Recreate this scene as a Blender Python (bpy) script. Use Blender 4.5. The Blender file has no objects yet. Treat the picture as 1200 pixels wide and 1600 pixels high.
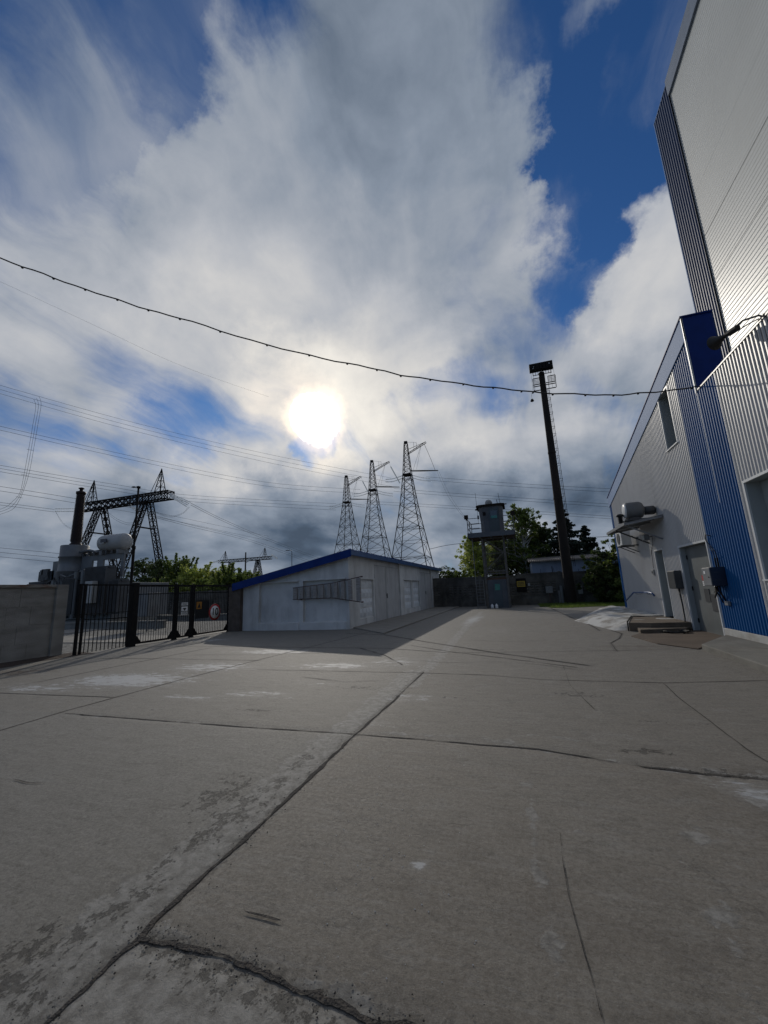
import bpy, bmesh, math, random
import numpy as np
from mathutils import Vector, Matrix
R = math.radians
sc = bpy.context.scene
# ------------------------------------------------------------------ camera
FPX, ROLL, EYE = 625.0, R(2.55), 1.5
_tp = ((812-600)*math.sin(ROLL)+(915-800)*math.cos(ROLL))/FPX
PITCH = math.atan(_tp)
_u = Vector((-math.sin(ROLL)*math.cos(PITCH), -math.cos(ROLL)*math.cos(PITCH), math.sin(PITCH)))
_y = Vector((212, 115, FPX)).normalized(); _y = (_y-_u*_y.dot(_u)).normalized()
_x = _y.cross(_u)
cd = bpy.data.cameras.new('camera'); cam = bpy.data.objects.new('camera', cd)
sc.collection.objects.link(cam)
cam.matrix_world = Matrix(((_x[0], -_x[1], -_x[2], 0), (_y[0], -_y[1], -_y[2], 0), (_u[0], -_u[1], -_u[2], EYE), (0, 0, 0, 1)))
cd.sensor_fit = 'VERTICAL'; cd.sensor_height = 36; cd.lens = 36*FPX/1600
cd.clip_start = 0.05; cd.clip_end = 8000
sc.camera = cam
def ray(px, py):
    d = Vector((px-600, py-800, FPX)); return Vector((d.dot(_x), d.dot(_y), d.dot(_u)))
def at(px, py, X=None, Y=None, Z=None):
    d = ray(px, py)
    t = X/d[0] if X is not None else Y/d[1] if Y is not None else (Z-EYE)/d[2]
    return d*t+Vector((0, 0, EYE))
# ------------------------------------------------------------------ world, sun, exposure
sc.view_settings.view_transform = 'Standard'; sc.view_settings.look = 'None'
sc.view_settings.exposure = 0.0; sc.view_settings.gamma = 1
SUN = ray(490, 653).normalized()
SEL = math.asin(SUN.z); SAZ = math.atan2(SUN.x, SUN.y)
sd = bpy.data.lights.new('sun', 'SUN'); so = bpy.data.objects.new('sun', sd); sc.collection.objects.link(so)
sd.energy = 1.5; sd.angle = R(0.6); sd.color = (1, .93, .82)
so.rotation_euler = SUN.to_track_quat('Z', 'Y').to_euler(); so.location = (0, 0, 60)
world = bpy.data.worlds.new('World'); sc.world = world; world.use_nodes = True
def build_world():
    nt = world.node_tree; N = nt.nodes; L = nt.links
    for n in list(N): N.remove(n)
    def nd(t, **k):
        n = N.new(t)
        for a, b in k.items(): setattr(n, a, b)
        return n
    def put(sock, v):
        if isinstance(v, bpy.types.NodeSocket): L.new(v, sock)
        elif v is not None: sock.default_value = v
    def mth(op, a, b=None, c=None, clamp=False):
        n = nd('ShaderNodeMath', operation=op); n.use_clamp = clamp
        put(n.inputs[0], a); put(n.inputs[1], b)
        if c is not None: put(n.inputs[2], c)
        return n.outputs[0]
    def vm(op, a, b=None):
        n = nd('ShaderNodeVectorMath', operation=op); put(n.inputs[0], a)
        if b is not None: put(n.inputs[1], b)
        return n.outputs['Value' if op in ('DOT_PRODUCT', 'LENGTH') else 'Vector']
    def mr(v, a, b, c=0., d=1., typ='SMOOTHSTEP'):
        n = nd('ShaderNodeMapRange', interpolation_type=typ); put(n.inputs[0], v)
        for i, q in enumerate((a, b, c, d)): put(n.inputs[1+i], q)
        return n.outputs[0]
    def noise(vec, scale, detail, rough=.55, dist=0., col=False):
        n = nd('ShaderNodeTexNoise'); put(n.inputs['Vector'], vec); n.inputs['Scale'].default_value = scale
        n.inputs['Detail'].default_value = detail; n.inputs['Roughness'].default_value = rough; n.inputs['Distortion'].default_value = dist
        return n.outputs['Color' if col else 'Fac']
    def mix(f, a, b):
        n = nd('ShaderNodeMix', data_type='RGBA'); put(n.inputs[0], f); put(n.inputs[6], a); put(n.inputs[7], b); return n.outputs[2]
    D = nd('ShaderNodeTexCoord').outputs['Generated']
    sep = nd('ShaderNodeSeparateXYZ'); L.new(D, sep.inputs[0]); dx, dy, dz = sep.outputs
    # flat cloud layer coordinates: perspective comes from dividing by height
    inv = mth('DIVIDE', 1.0, mth('ADD', mth('MAXIMUM', dz, 0.0), .26))
    comb = nd('ShaderNodeCombineXYZ'); L.new(mth('MULTIPLY', dx, inv), comb.inputs[0]); L.new(mth('MULTIPLY', dy, inv), comb.inputs[1]); comb.inputs[2].default_value = 3.7
    Q = comb.outputs[0]
    w1 = vm('SUBTRACT', noise(D, 2.2, 3, col=True), (.5, .5, .5))
    w2 = vm('SUBTRACT', noise(D, 9., 6, .65, col=True), (.5, .5, .5))
    def scl(v, s):
        n = nd('ShaderNodeVectorMath', operation='SCALE'); put(n.inputs[0], v); n.inputs['Scale'].default_value = s; return n.outputs[0]
    DW = vm('NORMALIZE', vm('ADD', vm('ADD', D, scl(w1, .22)), scl(w2, .16)))
    # streaks that fan up from the sun's side
    mp = nd('ShaderNodeMapping'); mp.inputs['Rotation'].default_value = (0, 0, R(14)); mp.inputs['Scale'].default_value = (2.3, .55, 1)
    L.new(vm('ADD', Q, scl(w1, .5)), mp.inputs[0])
    streak = noise(mp.outputs[0], 2.3, 8, .6, .25)
    puff = noise(vm('ADD', scl(Q, .8), scl(w1, .3)), 2.9, 8, .5, .1)
    fine = noise(D, 6.5, 10, .6)
    def blobs(lst, base):
        acc = base
        for px, py, r, w in lst:
            c = ray(px, py).normalized()
            v = mr(vm('DOT_PRODUCT', DW, tuple(c)), math.cos(R(r*1.5)), math.cos(R(r*.35)), 0., w)
            acc = mth('ADD', acc, v)
        return acc
    dens_blobs = blobs([
        # open blue
        (-60, 20, 13, -.7), (130, -10, 9, -.5), (330, -20, 8, -.5), (470, -10, 5, -.3), (150, 150, 3.5, -.35), (240, 90, 4, -.2), (0, 250, 6, .2), (300, 230, 8, .3), (700, 120, 8, .35), (800, 200, 4, .35),
        (900, 10, 8, -.6), (985, 160, 6.5, -.8), (950, 300, 6.5, -.8), (905, 420, 4.5, -.55), (1040, 60, 8, -.55), (860, 490, 3.0, -.3), (910, 230, 3, -.35),
        (285, 700, 4.5, -.30), (225, 715, 4, -.24), (120, 690, 4, -.2), (0, 660, 5, -.25), (730, 640, 4.5, -.42), (665, 655, 3, -.2),
        (470, 712, 2.6, -.75), (520, 690, 2.2, -.6), (960, 625, 4.5, -.28), (200, 590, 4, -.2), (1200, 100, 12, -.5),
        # cloud
        (560, 250, 14, .3), (420, 430, 14, .4), (640, 480, 12, .35), (130, 420, 12, .25), (975, 25, 4.2, 1.15), (850, 330, 4, .4), (840, 430, 4, .35), (850, 180, 3.5, .3), (1040, 430, 6, .75), (1010, 520, 6, .6), (1040, 330, 3.5, .6), (1100, 500, 8, .5),
        (700, 740, 8, .35), (480, 780, 10, .4), (900, 740, 9, .4), (150, 830, 14, .4), (560, 90, 6, .35), (400, 110, 5, .15)], .02)
    d0 = mth('ADD', mth('MULTIPLY', mth('SUBTRACT', streak, .5), 1.5), mth('MULTIPLY', mth('SUBTRACT', puff, .5), .9))
    dens = mth('ADD', mth('ADD', d0, dens_blobs), .42)
    lowf = mr(dz, .02, .30, .55, 0.)           # towards the horizon the layer closes
    dens = mth('MULTIPLY', mr(mth('ADD', dens, lowf), -.26, .80), mr(mth('ADD', dy, mth('MULTIPLY', dx, -.3)), -.75, .0, .35, 1.))
    # thin high veil over the upper left
    veil = mr(mth('ADD', mth('MULTIPLY', mth('SUBTRACT', streak, .5), 1.6), blobs([(60, 190, 9, .5), (330, 90, 9, .42), (160, 330, 9, .5), (620, 20, 7, .5), (800, 60, 5, .3), (840, 330, 4, .3), (1060, 90, 4, .3)], -.1)), .0, 1.1, 0., .75)
    dens = mth('MAXIMUM', dens, veil)
    # brightness of the cloud
    bri = blobs([
        (490, 653, 20, .20), (490, 653, 9, .22), (600, 560, 9, .08), (600, 700, 6, .06), (1030, 420, 6, .10), (860, 690, 7, .10), (700, 300, 9, .05), (330, 745, 4, .12), (150, 650, 8, .06), (60, 770, 6, .10),
        (440, 420, 8, -.09), (600, 440, 6, -.05), (520, 830, 9, -.20), (440, 850, 7, -.10), (250, 860, 10, -.10), (660, 760, 6, -.08), (720, 800, 6, -.12), (900, 780, 6, -.10), (60, 850, 10, -.10), (0, 240, 12, -.04), (620, 30, 10, -.05), (200, 330, 10, .05), (1100, 450, 8, .08), (880, 760, 14, -.05), (450, 800, 14, -.05)], .365)
    hi = mr(dz, .06, .34, .45, 1.)
    bri = mth('ADD', bri, mth('MULTIPLY', mth('MULTIPLY', mth('SUBTRACT', puff, .5), .70), mr(dz, .05, .3, .8, 1.)))
    bri = mth('ADD', bri, mth('MULTIPLY', mth('MULTIPLY', mth('SUBTRACT', streak, .5), .22), hi))
    bri = mth('ADD', bri, mth('MULTIPLY', mth('MULTIPLY', mth('SUBTRACT', fine, .5), .20), hi))
    bri = mth('MAXIMUM', bri, .07)
    ccol = nd('ShaderNodeValToRGB'); L.new(bri, ccol.inputs[0]); e = ccol.color_ramp.elements
    e[0].position = 0; e[0].color = (.035, .05, .075, 1); e[1].position = 1; e[1].color = (1, .95, .86, 1)
    for p_, c_ in ((.12, (.085, .12, .175)), (.3, (.24, .285, .355)), (.5, (.46, .48, .52)), (.72, (.72, .70, .67))):
        k = e.new(p_); k.color = (*c_, 1)
    sky = nd('ShaderNodeTexSky', sky_type='NISHITA'); sky.sun_disc = False; sky.sun_elevation = SEL; sky.sun_rotation = SAZ
    sky.altitude = 200; sky.air_density = 1.0; sky.dust_density = .2; sky.ozone_density = 3.0
    skyc = nd('ShaderNodeVectorMath', operation='MULTIPLY'); L.new(sky.outputs[0], skyc.inputs[0]); skyc.inputs[1].default_value = (.024, .045, .069)
    col = mix(dens, skyc.outputs[0], ccol.outputs[0])
    # the sun shining through thin cloud: veiled disc with a ragged rim, warm corona
    cs = vm('DOT_PRODUCT', vm('NORMALIZE', vm('ADD', D, scl(w2, .075))), tuple(SUN))
    disc = mr(cs, math.cos(R(3.9)), math.cos(R(2.2)), 0., 5.0)
    cor = mth('ADD', mr(cs, math.cos(R(5.3)), math.cos(R(3.1)), 0., .45), mr(vm('DOT_PRODUCT', DW, tuple(SUN)), math.cos(R(9.)), math.cos(R(3.)), 0., .18))
    v1 = nd('ShaderNodeVectorMath', operation='SCALE'); v1.inputs[0].default_value = (1, .96, .88); L.new(disc, v1.inputs['Scale'])
    v2 = nd('ShaderNodeVectorMath', operation='SCALE'); v2.inputs[0].default_value = (1, .72, .44); L.new(cor, v2.inputs['Scale'])
    tot = vm('ADD', vm('ADD', col, v1.outputs[0]), v2.outputs[0])
    bg = nd('ShaderNodeBackground'); L.new(tot, bg.inputs[0]); bg.inputs[1].default_value = 1.0
    out = nd('ShaderNodeOutputWorld'); L.new(bg.outputs[0], out.inputs[0])
build_world()
#==END_TOP
# ------------------------------------------------------------------ helpers
WL = {}
def wl(o): return WL.get(o.name, Vector((0, 0, 0))) if o else Vector((0, 0, 0))
class M:
    def __init__(s): s.v = []; s.f = []; s.sm = []
    def add(s, vs, fs, smooth=False):
        b = len(s.v); s.v += [tuple(q) for q in vs]
        for f in fs: s.f.append(tuple(i+b for i in f)); s.sm.append(smooth)
        return s
    def box(s, x0, x1, y0, y1, z0, z1):
        return s.add([(x0,y0,z0),(x1,y0,z0),(x1,y1,z0),(x0,y1,z0),(x0,y0,z1),(x1,y0,z1),(x1,y1,z1),(x0,y1,z1)],
              [(0,3,2,1),(4,5,6,7),(0,1,5,4),(1,2,6,5),(2,3,7,6),(3,0,4,7)])
    def hexa(s, p):
        return s.add(p, [(0,3,2,1),(4,5,6,7),(0,1,5,4),(1,2,6,5),(2,3,7,6),(3,0,4,7)])
    def tube(s, p, q, r0, r1=None, n=8, caps=True):
        r1 = r0 if r1 is None else r1
        p = Vector(p); q = Vector(q); d = (q-p)
        if d.length < 1e-6: return s
        d.normalize(); a = d.orthogonal().normalized(); b = d.cross(a)
        vs = []
        for c, r in ((p, r0), (q, r1)):
            for i in range(n):
                t = 2*math.pi*i/n; vs.append(c+(a*math.cos(t)+b*math.sin(t))*r)
        fs = [(i, (i+1) % n, n+(i+1) % n, n+i) for i in range(n)]
        s.add(vs, fs, n > 5)
        if caps: s.add(vs, [tuple(range(n))[::-1], tuple(range(n, 2*n))])
        return s
    def path(s, pts, r, n=6):
        pts = [Vector(p) for p in pts]; vs = []
        for k, p in enumerate(pts):
            d = (pts[min(k+1, len(pts)-1)]-pts[max(k-1, 0)]).normalized()
            ref = Vector((0, 0, 1)) if abs(d.z) < .9 else Vector((1, 0, 0))
            a = d.cross(ref).normalized(); b = d.cross(a)
            rr = r[k] if isinstance(r, (list, tuple)) else r
            vs += [p+(a*math.cos(2*math.pi*i/n)+b*math.sin(2*math.pi*i/n))*rr for i in range(n)]
        fs = [(k*n+i, k*n+(i+1) % n, (k+1)*n+(i+1) % n, (k+1)*n+i) for k in range(len(pts)-1) for i in range(n)]
        m = (len(pts)-1)*n
        return s.add(vs, fs+[tuple(range(n))[::-1], tuple(range(m, m+n))], n > 5)
    def lathe(s, prof, c, n=20, axis='Z', cap=True):
        c = Vector(c); vs = []
        for r, h in prof:
            for i in range(n):
                t = 2*math.pi*i/n; x, y = r*math.cos(t), r*math.sin(t)
                vs.append(c+(Vector((x, y, h)) if axis == 'Z' else Vector((h, x, y)) if axis == 'X' else Vector((x, h, y))))
        k = len(prof)
        fs = [(j*n+i, j*n+(i+1) % n, (j+1)*n+(i+1) % n, (j+1)*n+i) for j in range(k-1) for i in range(n)]
        s.add(vs, fs, True)
        if cap: s.add(vs, [tuple(range(n))[::-1], tuple(range((k-1)*n, k*n))])
        return s
    def bar(s, p, q, w, h=None, up=(0, 0, 1)):
        h = w if h is None else h; p = Vector(p); q = Vector(q); d = (q-p).normalized(); up = Vector(up)
        if abs(d.dot(up)) > .98: up = Vector((0, 1, 0))
        a = d.cross(up).normalized()*w/2; b = a.cross(d).normalized()*h/2
        return s.hexa([p-a-b, q-a-b, q+a-b, p+a-b, p-a+b, q-a+b, q+a+b, p+a+b])
    def prism(s, poly, axis, a0, a1):
        n = len(poly); vs = []
        for a in (a0, a1):
            for u, v in poly: vs.append({'X': (a, u, v), 'Y': (u, a, v), 'Z': (u, v, a)}[axis])
        return s.add(vs, [tuple(range(n))[::-1], tuple(range(n, 2*n))]+[(i, (i+1) % n, n+(i+1) % n, n+i) for i in range(n)])
    def build(s, name, mat, parent=None, bevel=0, loc=None):
        me = bpy.data.meshes.new(name)
        V = np.array(s.v, dtype=float) if s.v else np.zeros((0, 3))
        if parent is None:
            org = Vector(((V[:, 0].min()+V[:, 0].max())/2, (V[:, 1].min()+V[:, 1].max())/2, V[:, 2].min())) if loc is None else Vector(loc)
        else: org = wl(parent)
        V = V-np.array(org)
        me.from_pydata([tuple(q) for q in V], [], s.f); me.validate()
        if len(me.polygons) == len(s.sm): me.polygons.foreach_set('use_smooth', s.sm)
        if mat: me.materials.append(mat)
        bm = bmesh.new(); bm.from_mesh(me); bmesh.ops.recalc_face_normals(bm, faces=bm.faces); bm.to_mesh(me); bm.free()
        o = bpy.data.objects.new(name, me); sc.collection.objects.link(o)
        if parent: o.parent = parent
        else: o.location = org
        WL[o.name] = Vector(org)
        if bevel:
            b = o.modifiers.new('bevel', 'BEVEL'); b.width = bevel; b.segments = 2; b.limit_method = 'ANGLE'; b.angle_limit = R(50)
        return o
def build_each(m, name, mat, parent, bevel=0):
    """one object for every separate piece collected in m"""
    key = {}; par = list(range(len(m.v)))
    def find(a):
        while par[a] != a: par[a] = par[par[a]]; a = par[a]
        return a
    for i, q in enumerate(m.v):
        k = tuple(round(c, 5) for c in q)
        if k in key: par[find(i)] = find(key[k])
        else: key[k] = i
    for f in m.f:
        for j in f[1:]: par[find(j)] = find(f[0])
    groups = {}
    for f, s_ in zip(m.f, m.sm): groups.setdefault(find(f[0]), []).append((f, s_))
    out = []
    for g in groups.values():
        q = M(); ids = sorted({i for f, _ in g for i in f}); mp = {a: b for b, a in enumerate(ids)}
        q.v = [m.v[i] for i in ids]; q.f = [tuple(mp[i] for i in f) for f, _ in g]; q.sm = [x for _, x in g]
        out.append(q.build(name, mat, parent, bevel))
    return out
def tag(o, label=None, cat=None, group=None, kind=None):
    for k, v in (('label', label), ('category', cat), ('group', group), ('kind', kind)):
        if v: o[k] = v
    return o
def thing(name, loc, label, cat, group=None):
    o = bpy.data.objects.new(name, None); sc.collection.objects.link(o); o.location = loc; o.empty_display_size = .2
    WL[o.name] = Vector(loc); return tag(o, label, cat, group)
def copy_tree(o, loc=None, label=None, rz=None, scale=None):
    c = o.copy(); sc.collection.objects.link(c)
    if loc is not None: c.location = loc
    if rz is not None: c.rotation_euler.z = rz
    if scale is not None: c.scale = (scale,)*3
    if label: c['label'] = label
    def rec(a, b):
        for ch in [q for q in sc.collection.objects if q.parent == a]:
            d = ch.copy(); sc.collection.objects.link(d); d.parent = b; rec(ch, d)
    rec(o, c)
    return c
# ------------------------------------------------------------------ materials
def pm(name, col, col2=None, rough=.6, metal=0., nscale=3., bump=0., bscale=40., coat=0., spec=.5, detail=6, contrast=(.35, .65), stretch=(1, 1, 1), dirt=None, dirt_scale=(1, 1, 1), dirt_amt=.5, rvar=0., trans=0.):
    m = bpy.data.materials.new(name); m.use_nodes = True; nt = m.node_tree; N = nt.nodes; L = nt.links
    b = N['Principled BSDF']; b.inputs['Roughness'].default_value = rough; b.inputs['Metallic'].default_value = metal
    b.inputs['Specular IOR Level'].default_value = spec; b.inputs['Coat Weight'].default_value = coat
    tc = N.new('ShaderNodeNewGeometry').outputs['Position']
    mp = N.new('ShaderNodeMapping'); L.new(tc, mp.inputs[0]); mp.inputs['Scale'].default_value = stretch
    if col2 is None: col2 = tuple(c*.82 for c in col)
    n = N.new('ShaderNodeTexNoise'); n.inputs['Scale'].default_value = nscale; n.inputs['Detail'].default_value = detail; L.new(mp.outputs[0], n.inputs[0])
    r = N.new('ShaderNodeMapRange'); L.new(n.outputs[0], r.inputs[0]); r.inputs[1].default_value = contrast[0]; r.inputs[2].default_value = contrast[1]
    x = N.new('ShaderNodeMix'); x.data_type = 'RGBA'; L.new(r.outputs[0], x.inputs[0]); x.inputs[6].default_value = (*col, 1); x.inputs[7].default_value = (*col2, 1)
    out = x.outputs[2]
    if dirt:
        mp2 = N.new('ShaderNodeMapping'); L.new(tc, mp2.inputs[0]); mp2.inputs['Scale'].default_value = dirt_scale
        n2 = N.new('ShaderNodeTexNoise'); n2.inputs['Scale'].default_value = 1.; n2.inputs['Detail'].default_value = 8; n2.inputs['Roughness'].default_value = .65; L.new(mp2.outputs[0], n2.inputs[0])
        r2 = N.new('ShaderNodeMapRange'); L.new(n2.outputs[0], r2.inputs[0]); r2.inputs[1].default_value = .5; r2.inputs[2].default_value = .7; r2.inputs[4].default_value = dirt_amt
        y = N.new('ShaderNodeMix'); y.data_type = 'RGBA'; L.new(r2.outputs[0], y.inputs[0]); L.new(out, y.inputs[6]); y.inputs[7].default_value = (*dirt, 1); out = y.outputs[2]
    L.new(out, b.inputs['Base Color'])
    if rvar:
        r3 = N.new('ShaderNodeMapRange'); L.new(n.outputs[0], r3.inputs[0]); r3.inputs[3].default_value = rough-rvar; r3.inputs[4].default_value = rough+rvar; L.new(r3.outputs[0], b.inputs['Roughness'])
    if bump:
        n3 = N.new('ShaderNodeTexNoise'); n3.inputs['Scale'].default_value = bscale; n3.inputs['Detail'].default_value = 6; L.new(tc, n3.inputs[0])
        bp = N.new('ShaderNodeBump'); bp.inputs['Strength'].default_value = bump; bp.inputs['Distance'].default_value = .02; L.new(n3.outputs[0], bp.inputs['Height']); L.new(bp.outputs[0], b.inputs['Normal'])
    if trans:
        t = N.new('ShaderNodeBsdfTranslucent'); L.new(out, t.inputs[0]); ms = N.new('ShaderNodeMixShader'); ms.inputs[0].default_value = trans
        L.new(b.outputs[0], ms.inputs[1]); L.new(t.outputs[0], ms.inputs[2]); L.new(ms.outputs[0], N['Material Output'].inputs[0])
    return m
mt = dict(
 siding=pm('grey_siding', (.50,.495,.485), (.45,.445,.44), rough=.42, nscale=.6, dirt=(.25,.24,.22), dirt_scale=(.5,1.5,.35), dirt_amt=.25, spec=.5),
 blue=pm('blue_siding', (.003,.078,.235), (.003,.085,.255), rough=.55, nscale=.7, spec=.18),
 strip=pm('navy_strip', (.012,.040,.115), (.018,.050,.13), rough=.5, spec=.3, nscale=.8),
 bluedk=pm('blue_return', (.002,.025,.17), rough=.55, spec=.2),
 fascia=pm('pale_blue_flashing', (.09,.19,.38), (.12,.22,.41), rough=.65, nscale=.8, spec=.25),
 greyfascia=pm('grey_blue_flashing', (.16,.20,.27), rough=.4, metal=.2),
 white=pm('white_cladding', (.55,.57,.56), (.50,.52,.51), rough=.40, nscale=.35, dirt=(.4,.4,.38), dirt_scale=(.5,.25,.8), dirt_amt=.25),
 whitetrim=pm('white_trim', (.62,.64,.65), rough=.4, nscale=2),
 plinth=pm('white_plinth', (.45,.45,.44), (.38,.38,.36), rough=.7, nscale=3, bump=.3, dirt=(.2,.17,.13), dirt_scale=(2,1.5,3), dirt_amt=.5),
 doorgrey=pm('grey_door_paint', (.13,.145,.145), (.11,.12,.12), rough=.42, nscale=2, dirt=(.2,.2,.19), dirt_scale=(2,2,1.2), dirt_amt=.3),
 reveal=pm('reveal_sheet', (.30,.33,.34), (.27,.30,.31), rough=.45, nscale=2),
 boxgrey=pm('dark_grey_enamel', (.045,.05,.055), rough=.4, nscale=5),
 boxlight=pm('light_grey_enamel', (.22,.23,.24), rough=.4, nscale=5),
 boxblue=pm('dark_blue_enamel', (.015,.022,.045), rough=.4, nscale=5),
 black=pm('black_paint', (.008,.008,.009), (.014,.012,.011), rough=.8, nscale=8, spec=.2),
 rubber=pm('black_rubber', (.01,.01,.01), rough=.6),
 glass=pm('dark_glass', (.02,.025,.03), rough=.06, spec=.8),
 green=pm('green_glass', (.02,.14,.12), (.03,.2,.16), rough=.15, nscale=6),
 galv=pm('galvanised_steel', (.20,.205,.21), (.15,.155,.16), rough=.5, metal=.5, nscale=6),
 steel=pm('dark_steel_lattice', (.014,.014,.014), (.03,.022,.018), rough=.9, spec=.15, metal=.0, nscale=5),
 steelg=pm('weathered_steel_lattice', (.022,.022,.022), (.05,.032,.024), rough=.85, spec=.2, metal=.0, nscale=.8),
 concrete=pm('aged_concrete', (.23,.22,.20), (.17,.165,.15), rough=.85, nscale=1.2, bump=.6, bscale=30, dirt=(.06,.055,.045), dirt_scale=(.9,.9,.5), dirt_amt=.6),
 blockwall=pm('block_wall', (.30,.29,.27), (.22,.21,.195), rough=.9, nscale=2.2, bump=.8, bscale=60, stretch=(1,.6,2), dirt=(.06,.055,.05), dirt_scale=(1,.5,1.5), dirt_amt=.6),
 capstone=pm('rusty_cap', (.22,.21,.19), (.12,.055,.03), rough=.85, nscale=5, bump=.6, stretch=(1,.5,3), contrast=(.45,.7)),
 darkconc=pm('dark_fence_concrete', (.14,.132,.115), (.07,.066,.057), rough=.9, nscale=1.6, bump=.8, bscale=30, dirt=(.02,.02,.017), dirt_scale=(1,1,.35), dirt_amt=.8),
 relief=pm('shed_relief_paint', (.74,.77,.80), (.62,.65,.68), rough=.75, nscale=3, bump=.3, dirt=(.35,.34,.33), dirt_scale=(1.4,1.4,.6), dirt_amt=.35),
 shedwall=pm('shed_white_paint', (.66,.665,.66), (.55,.555,.55), rough=.75, nscale=1.5, bump=.35, bscale=50, dirt=(.2,.19,.18), dirt_scale=(1.4,1.4,.4), dirt_amt=.45),
 sheddoor=pm('shed_door_paint', (.50,.505,.51), (.44,.445,.45), rough=.55, nscale=2, dirt=(.17,.16,.15), dirt_scale=(2,2,.6), dirt_amt=.4),
 roofblue=pm('blue_roof_sheet', (.003,.022,.14), (.004,.032,.18), rough=.6, spec=.2, nscale=1.5),
 roofedge=pm('blue_roof_edge', (.02,.07,.2), (.03,.09,.24), rough=.4, nscale=2),
 brown=pm('brown_block', (.12,.10,.085), (.08,.066,.056), rough=.9, nscale=4, bump=.7, bscale=40),
 wood=pm('grey_wood', (.33,.32,.31), (.22,.20,.19), rough=.8, nscale=6, stretch=(1,1,6)),
 woodrail=pm('worn_rail', (.06,.05,.05), (.10,.05,.045), rough=.8, nscale=6),
 steps=pm('step_concrete', (.17,.13,.092), (.12,.09,.062), rough=.85, nscale=3, bump=.6, bscale=50, dirt=(.07,.05,.035), dirt_scale=(2,2,2), dirt_amt=.6),
 kerb=pm('kerb_concrete', (.20,.19,.165), (.15,.145,.125), rough=.85, nscale=2.5, bump=.6, bscale=60, dirt=(.09,.07,.05), dirt_scale=(2,1,3), dirt_amt=.6),
 ramp=pm('pale_cement', (.50,.495,.47), (.25,.235,.21), rough=.8, nscale=2.2, bump=1., bscale=9, contrast=(.46,.58), stretch=(1,.6,1), detail=10, dirt=(.14,.11,.08), dirt_scale=(1.2,.5,1), dirt_amt=.6),
 mat_rust=pm('brown_stained_screed', (.115,.080,.054), (.08,.055,.037), rough=.85, nscale=1.6, bump=.3, bscale=60),
 filler=pm('joint_dirt', (.035,.032,.030), (.06,.052,.045), rough=.95, nscale=14, bump=1., bscale=80, contrast=(.4,.6)),
 smear=pm('cement_smear', (.15,.145,.135), (.11,.105,.095), rough=.85, nscale=9, bump=.8, bscale=60),
 soil=pm('reddish_soil', (.06,.04,.03), (.035,.025,.02), rough=1, nscale=6, bump=1, bscale=30),
 terrain=pm('rough_grassland', (.045,.055,.022), (.075,.065,.04), rough=1, nscale=.2, bump=.5, bscale=3),
 gravel=pm('pale_gravel', (.22,.21,.19), (.05,.05,.045), rough=.95, nscale=11, bump=1, bscale=30, detail=3, contrast=(.42,.6)),
 path=pm('concrete_path', (.24,.22,.19), (.19,.175,.15), rough=.85, nscale=2),
 porcelain=pm('brown_porcelain', (.018,.008,.006), (.014,.007,.006), rough=.55, spec=.3),
 trafo=pm('transformer_grey', (.15,.16,.165), (.115,.12,.125), rough=.55, nscale=1.2, dirt=(.06,.055,.05), dirt_scale=(1,1,.4), dirt_amt=.6),
 tankw=pm('tank_white', (.36,.36,.35), (.30,.30,.29), rough=.5, nscale=.8, dirt=(.12,.09,.07), dirt_scale=(1,1,1), dirt_amt=.4),
 rad=pm('radiator_dark', (.06,.065,.07), (.04,.042,.045), rough=.6, nscale=2),
 insul=pm('glass_insulators', (.93,.95,.95), rough=.25, spec=1., nscale=20, trans=.6),
 wire=pm('aluminium_wire', (.05,.05,.055), rough=.9, spec=.1),
 wiredk=pm('black_cable', (.012,.012,.012), rough=.6),
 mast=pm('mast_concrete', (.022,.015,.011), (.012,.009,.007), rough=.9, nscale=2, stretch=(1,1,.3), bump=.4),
 tower=pm('tower_grey_paint', (.085,.095,.11), (.065,.072,.085), rough=.5, nscale=2, dirt=(.06,.05,.045), dirt_scale=(2,2,1), dirt_amt=.4),
 towerdoor=pm('tower_door_paint', (.055,.075,.09), rough=.45, nscale=2),
 towersteel=pm('tower_frame_paint', (.11,.11,.105), (.08,.065,.05), rough=.65, nscale=4),
 rustfloor=pm('rusty_floor', (.11,.06,.035), (.07,.04,.025), rough=.8, nscale=3),
 slateroof=pm('grey_corrugated_roof', (.26,.23,.20), (.20,.17,.15), rough=.8, nscale=3),
 barrackwall=pm('pale_blue_render', (.22,.27,.36), (.17,.21,.29), rough=.8, nscale=1, dirt=(.1,.12,.17), dirt_scale=(1,1,.5), dirt_amt=.5),
 yellow=pm('yellow_sign', (.45,.31,.025), rough=.5), orange=pm('amber_sign', (.36,.16,.02), rough=.5),
 signwhite=pm('sign_white', (.85,.85,.84), rough=.45, nscale=8), signred=pm('sign_red', (.45,.03,.03), rough=.45), ink=pm('sign_black', (.01,.01,.01), rough=.5),
 bark=pm('bark', (.07,.055,.042), (.035,.028,.022), rough=.95, nscale=8, bump=1, stretch=(1,1,.3)),
 birch=pm('birch_bark', (.42,.40,.36), (.05,.045,.04), rough=.9, nscale=5, stretch=(1,1,2.5), contrast=(.5,.7)),
 leafdk=pm('leaf_dark', (.045,.070,.020), (.08,.11,.03), rough=.6, nscale=.9, trans=.5),
 leafmid=pm('leaf_mid', (.11,.16,.035), (.17,.21,.05), rough=.6, nscale=.9, trans=.6),
 leaflt=pm('leaf_light', (.32,.39,.08), (.44,.46,.12), rough=.6, nscale=.9, trans=.62),
 needle=pm('needles', (.012,.024,.016), (.025,.042,.022), rough=.7, nscale=1.2, trans=.15),
 grass=pm('grass_blades', (.12,.18,.03), (.17,.22,.045), rough=.7, nscale=.8, trans=.45),
 chip=pm('white_glint_chips', (.7,.7,.68), rough=.3),
)
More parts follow.
